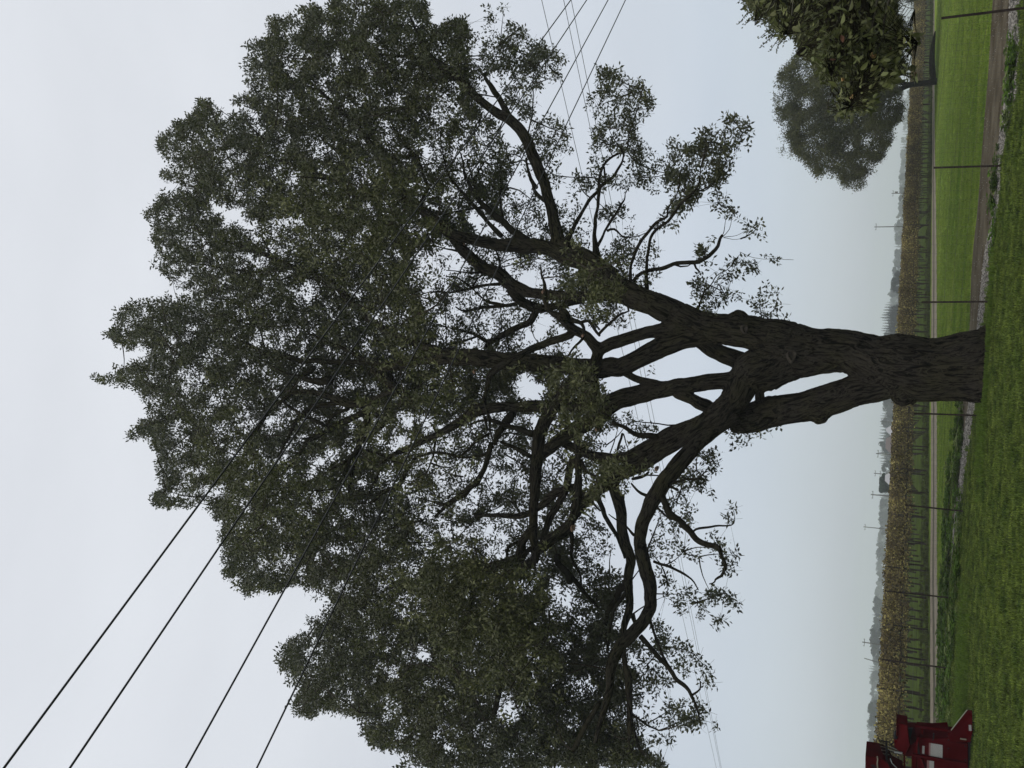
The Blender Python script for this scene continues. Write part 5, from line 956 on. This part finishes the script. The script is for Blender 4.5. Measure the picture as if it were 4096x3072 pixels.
# broad-leaved weeds along the fence on the left
M['weed'] = mat('weed_leaf', (.062, .115, .016), .7, .05, trans=.2, rand=.5)
M['weedp'] = mat('weed_leaf_pale', (.13, .17, .05), .7, .1, trans=.2, rand=.4)
def weed(seed, m): V, F = sprig(seed, 26, .075, .16, None, .6, .5); V = [(v[0]*1.5, v[1]*1.5, max(.0, v[2]*.6+.05)) for v in V]; return proto('weed', V, F, m)
prw = [weed(500+i, M['weed']) for i in range(4)]+[weed(510, M['weedp'])]
WD = []
for x, y, n, sg in ((3800, 2000, 260, .4), (3790, 2100, 200, .3), (3838, 1800, 200, .35), (3850, 1740, 160, .3), (3775, 2450, 300, .4), (3770, 2700, 420, .5), (3780, 2850, 500, .5), (3800, 2300, 260, .4), (3840, 2250, 200, .5), (3815, 2600, 200, .5), (3770, 2950, 300, .5), (3830, 1900, 160, .4), (4060, 290, 120, .25), (3990, 760, 60, .3)):
    c = atZ(np.array(float(x)), np.array(float(y)))
    for _ in range(int(n*.33)): WD.append((c[0]+rng.normal(0, sg*1.6), c[1]+rng.normal(0, sg*.8), 0))
WD = np.array(WD); scatter('weeds', WD, np.c_[np.zeros((len(WD), 2)), rng.uniform(0, 6.28, len(WD))], rng.uniform(.5, 1.3, len(WD)), prw)
# long rough grass and canes under the front vines
UG = []; P_, A_ = samples(along(ROW, -.1), .035)
UG = np.c_[P_+rng.normal(0, .35, P_.shape), np.zeros(len(P_))]; UG2 = []
for off in (1.3, 4): Pa, _ = samples(along(ROW, off), .06); UG2.append(np.c_[Pa+rng.normal(0, .5, Pa.shape), np.zeros(len(Pa))])
UG = np.vstack([UG]+UG2); M['rough'] = mat('rough_grass', (.050, .062, .018), .8, .2, trans=.15, rand=.6)
pru = [proto('rough_tuft', *tuft(120+i, 14, .18, .12, .008, None, .8), M['rough']) for i in range(4)]
scatter('undervine_grass', UG, np.c_[np.zeros((len(UG), 2)), rng.uniform(0, 6.28, len(UG))], rng.uniform(.4, 1.2, len(UG)), pru)
# stones of the gravel, pale chips on the soil
M['stone'] = mat('gravel_stone', (.19, .18, .16), .9, .2, rand=.8)
def stone(seed):
    r = random.Random(seed); bm = bmesh.new(); bmesh.ops.create_icosphere(bm, subdivisions=1, radius=1)
    for v in bm.verts: v.co = Vector((v.co.x*r.uniform(.8, 1.2), v.co.y*r.uniform(.6, 1), v.co.z*r.uniform(.4, .7)))
    me_ = bpy.data.meshes.new('stone'); bm.to_mesh(me_); bm.free(); me_.materials.append(M['stone']); return bpy.data.objects.new('stone', me_)
prs = [stone(i) for i in range(5)]
gp = [tuple(p) for p in farg2]+[tuple(p) for p in near[::-1]]; sp_ = [tuple(p) for p in soil]+[tuple(p) for p in near[::-1]]
S1 = fill(gp, -9, 12, 14, 30, 200000)[:16000]; S2 = fill(sp_, -5, 12, 14, 30, 40000)[:1000]
S_ = np.vstack([S1, S2]); S_[:, 2] = .008; scatter('gravel', S_, eul(len(S_))*.3, np.r_[rng.uniform(.008, .034, len(S1)), rng.uniform(.005, .014, len(S2))], prs)

# ------------------------------------------------------------------ red farm implement at the lower left edge of the place
M['red'] = mat('red_paint', (.046, .0014, .0026), .65, .0, bump=(30, .15, .004), var=(2.5, .7, 1.2))
M['red_l'] = mat('red_paint_lighter', (.062, .0026, .0042), .65, .0, var=(5, .7, 1.2))  # a lighter tone of the red, for the hood and two braces
M['black'] = mat('black_steel_and_shade', (.008, .008, .009), .7, .1); M['worn'] = mat('worn_edge', (.17, .17, .12), .6, .4)  # black also serves as painted shade in the implement's openings
M['zinc'] = mat('zinc', (.30, .32, .33), .4, .5, metal=.6)
def decal_mat():
    m = mat('decal', (.42, .43, .42), .5, .4); t = m.node_tree; n = t.nodes; l = t.links; g = n.new('ShaderNodeTexCoord'); mp_ = n.new('ShaderNodeMapping'); mp_.inputs['Scale'].default_value = (1, 1, 1); l.new(g.outputs['UV'], mp_.inputs[0])
    wv = n.new('ShaderNodeTexWave'); wv.bands_direction = 'Y'; wv.inputs['Scale'].default_value = 3.2; wv.inputs['Distortion'].default_value = 0; l.new(mp_.outputs[0], wv.inputs[0])
    nz_ = n.new('ShaderNodeTexNoise'); nz_.inputs['Scale'].default_value = 26; l.new(mp_.outputs[0], nz_.inputs[0]); mu = n.new('ShaderNodeMath'); mu.operation = 'MULTIPLY'; l.new(wv.outputs[1], mu.inputs[0]); l.new(nz_.outputs[0], mu.inputs[1])
    r = n.new('ShaderNodeValToRGB'); l.new(mu.outputs[0], r.inputs[0]); r.color_ramp.elements[0].position = .28; r.color_ramp.elements[0].color = (.27, .28, .27, 1); r.color_ramp.elements[1].position = .5; r.color_ramp.elements[1].color = (.10, .10, .10, 1); l.new(r.outputs[0], n['Principled BSDF'].inputs['Base Color']); return m
M['decal'] = decal_mat()
YM = 18.4
mc = thing('farm_implement', 'dark red steel farm implement with white instruction decals at the left edge', 'farm machine', tuple(atY(np.array(3890.), np.array(2980.), YM)*[1, 1, 0]))
def zp(pts, Y): return [atY(np.array(3396+.226*x), np.array(2700+.226*y), Y) for x, y in pts]
def panel(name, pts, Y, th, m, par=None, bev=.008):
    b = MB(); b.prism(zp(pts, YM+Y), (0, th, 0)); return b.build(name, m, par or mc, bevel=bev)
panel('side_panel', [(1215, 1105), (1500, 1130), (1790, 1115), (1800, 1195), (2105, 1215), (2110, 2250), (1190, 2250), (1195, 1420)], 0, .9, M['red'])
panel('bottom_skid', [(2108, 1190), (2215, 1160), (2212, 1480), (2150, 1500), (2140, 1700), (2112, 2250), (2100, 2250)], .02, .8, M['black'])
panel('hood', [(850, 855), (1038, 890), (1040, 940), (1062, 1180), (1085, 1240), (990, 1430), (880, 1350), (795, 1260), (860, 1100), (845, 950)], -.10, .55, M['red_l'])
panel('hood_top', [(838, 850), (856, 852), (862, 1100), (840, 1080)], -.14, .6, M['red'], bev=.004)
panel('bearing_block', [(795, 1070), (860, 1080), (858, 1150), (800, 1150)], -.16, .3, M['black'], bev=.02)
panel('throat', [(1042, 935), (1180, 930), (1220, 1010), (1240, 1110), (1190, 1180), (1150, 1260), (1090, 1240), (1050, 1120)], .35, .3, M['red'])
panel('throat_shade', [(1046, 950), (1130, 945), (1100, 1080), (1080, 1180), (1055, 1100)], .30, .06, M['black'], bev=.002)  # solid black plate painting the shade inside the throat
panel('lower_hood', [(990, 1430), (1085, 1240), (1200, 1180), (1190, 1420), (1130, 1440), (1010, 1440)], .0, .5, M['red'])
panel('upright_post', [(1160, 900), (1240, 905), (1290, 1000), (1235, 1120), (1190, 1140), (1170, 1010)], .1, .1, M['red'])
panel('guard_rail', [(1175, 893), (1700, 960), (1805, 985), (1805, 1018), (1700, 1000), (1180, 935)], -.06, .05, M['red'], bev=.012)
panel('rail_strut', [(1285, 930), (1316, 934), (1312, 1060), (1282, 1056)], -.05, .04, M['red'], bev=.006)
panel('apron', [(2098, 622), (2180, 632), (2188, 1000), (2150, 1190), (1800, 1200), (1742, 1062), (1812, 985)], -.30, .03, M['red'], bev=.004)
panel('apron_side', [(2150, 990), (2188, 1000), (2150, 1190), (1800, 1200), (1806, 1120)], -.28, .5, M['red'], bev=.006)
panel('apron_edge', [(2088, 620), (2100, 622), (1816, 985), (1804, 980)], -.305, .04, M['worn'], bev=.002)
panel('bracket', [(1490, 1040), (1512, 1040), (1508, 1135), (1486, 1135)], -.08, .06, M['black'], bev=.004)
panel('cross_frame', [(965, 1430), (1000, 1432), (1000, 2250), (950, 2250)], -.02, .08, M['red'], bev=.008)
panel('cross_frame', [(1110, 1440), (1195, 1440), (1190, 2250), (1090, 2250)], -.02, .1, M['red'], bev=.008)
panel('brace', [(1120, 1395), (1260, 1420), (2090, 1560), (2090, 1600), (1260, 1460), (1120, 1440)], -.05, .05, M['red'], bev=.008)
panel('brace', [(1250, 1475), (1290, 1480), (1350, 1646), (1500, 2250), (1440, 2250), (1300, 1650)], -.04, .05, M['red_l'], bev=.008)
panel('brace', [(1190, 1180), (1215, 1115), (1240, 1100), (1245, 1120), (1222, 1180), (1205, 1400), (1185, 1400)], -.09, .03, M['red_l'], bev=.004)
panel('recess_shade', [(1205, 1200), (1235, 1200), (1260, 1400), (1222, 1400)], -.004, .01, M['black'], bev=.001)  # slightly raised black sheet, the shade of a recess put into colour
panel('tower', [(290, 1430), (510, 1462), (600, 1500), (700, 1580), (760, 1700), (960, 1800), (960, 2250), (285, 2250)], -.25, .8, M['red'])
panel('tower_slot_shade', [(380, 1592), (440, 1590), (480, 1620), (470, 1650), (400, 1625)], -.258, .02, M['black'], bev=.001)  # no hole cut: its dark inside is a black plate
panel('hook_bar', [(640, 1175), (682, 1185), (688, 1540), (650, 1540)], -.12, .04, M['black'], bev=.006)
panel('hook_bar', [(565, 1160), (722, 1185), (722, 1205), (565, 1182)], -.14, .04, M['black'], bev=.006)
panel('hook_bar', [(722, 1240), (790, 1180), (800, 1200), (740, 1262)], -.14, .04, M['black'], bev=.006)
panel('ram', [(800, 1358), (948, 1378), (946, 1402), (800, 1382)], -.15, .05, M['zinc'], bev=.006)
panel('handle_tube', [(1968, 1122), (2080, 1138), (2082, 1158), (1970, 1142)], -.36, .03, M['worn'], bev=.004)
for k in range(14):
    a = zp([(500+k*9+random.uniform(-10, 10), 1130+k*22)], YM-.1)[0]; c = zp([(640+k*6, 1170+k*20)], YM+.05)[0]; b = MB(); b.tube([a, (a+c)/2+[0, 0, .02], c], .006, 5); b.build('tine', M['worn'] if k % 3 == 0 else M['black'], mc)
for k in range(5):
    a = zp([(690, 1230+k*28)], YM-.1)[0]; c = zp([(845, 1300+k*22)], YM-.05)[0]; b = MB(); b.tube([a, (a+c)/2+[0, 0, -.01], c], .006, 5); b.build('tine', M['zinc'] if k % 2 else M['black'], mc)
hp = zp([(730, 1480), (760, 1560), (840, 1640), (900, 1720)], YM-.2); b = MB(); b.tube(hp, .008, 6); b.build('hose', M['zinc'], mc, smooth=True)
hp = zp([(500, 1440), (508, 1500), (500, 1560), (505, 1646), (510, 1800)], YM-.29); b = MB(); b.tube(hp, .012, 6); b.build('chain', M['worn'], mc)
for pts in ([(2180, 838), (2215, 846)], [(2185, 960), (2205, 975)], [(2170, 1060), (2210, 1070)]): b = MB(); b.tube(zp(pts, YM-.32), .012, 6); b.build('pin', M['black'], mc)
def decal(pts, par_m='decal', Y=-.006):
    me_ = bpy.data.meshes.new('decal'); P_ = zp(pts, YM+Y); me_.from_pydata([tuple(p) for p in P_], [], [(0, 1, 2, 3)]); uv = me_.uv_layers.new(); 
    for i, c in enumerate([(0, 1), (0, 0), (1, 0), (1, 1)]): uv.data[i].uv = c
    me_.materials.append(M[par_m]); o = link('decal', me_, mc); return o
decal([(1448, 1205), (1658, 1240), (1655, 1475), (1440, 1440)]); decal([(1415, 1200), (1446, 1205), (1438, 1440), (1412, 1436)], 'decal_red') if False else None
M['decal_band'] = mat('decal_band', (.16, .08, .08), .5, .4); decal([(1415, 1200), (1446, 1205), (1438, 1440), (1412, 1436)], 'decal_band')
decal([(1298, 1252), (1338, 1258), (1335, 1396), (1294, 1390)]); decal([(1425, 1515), (1506, 1527), (1500, 1740), (1420, 1730)]); decal([(1380, 1508), (1423, 1514), (1418, 1730), (1374, 1722)], 'decal_band')
decal([(2118, 882), (2165, 885), (2170, 990), (2122, 988)], Y=-.306)
for pts in ([(1230, 1130)], [(1480, 1150)], [(1760, 1150)], [(2060, 1260)], [(2060, 1500)], [(1760, 1300)]):
    c = zp(pts, YM)[0]; b = MB(); b.tube([c, c+[0, -.014, 0]], .014, 6); b.build('bolt', M['black'], mc)
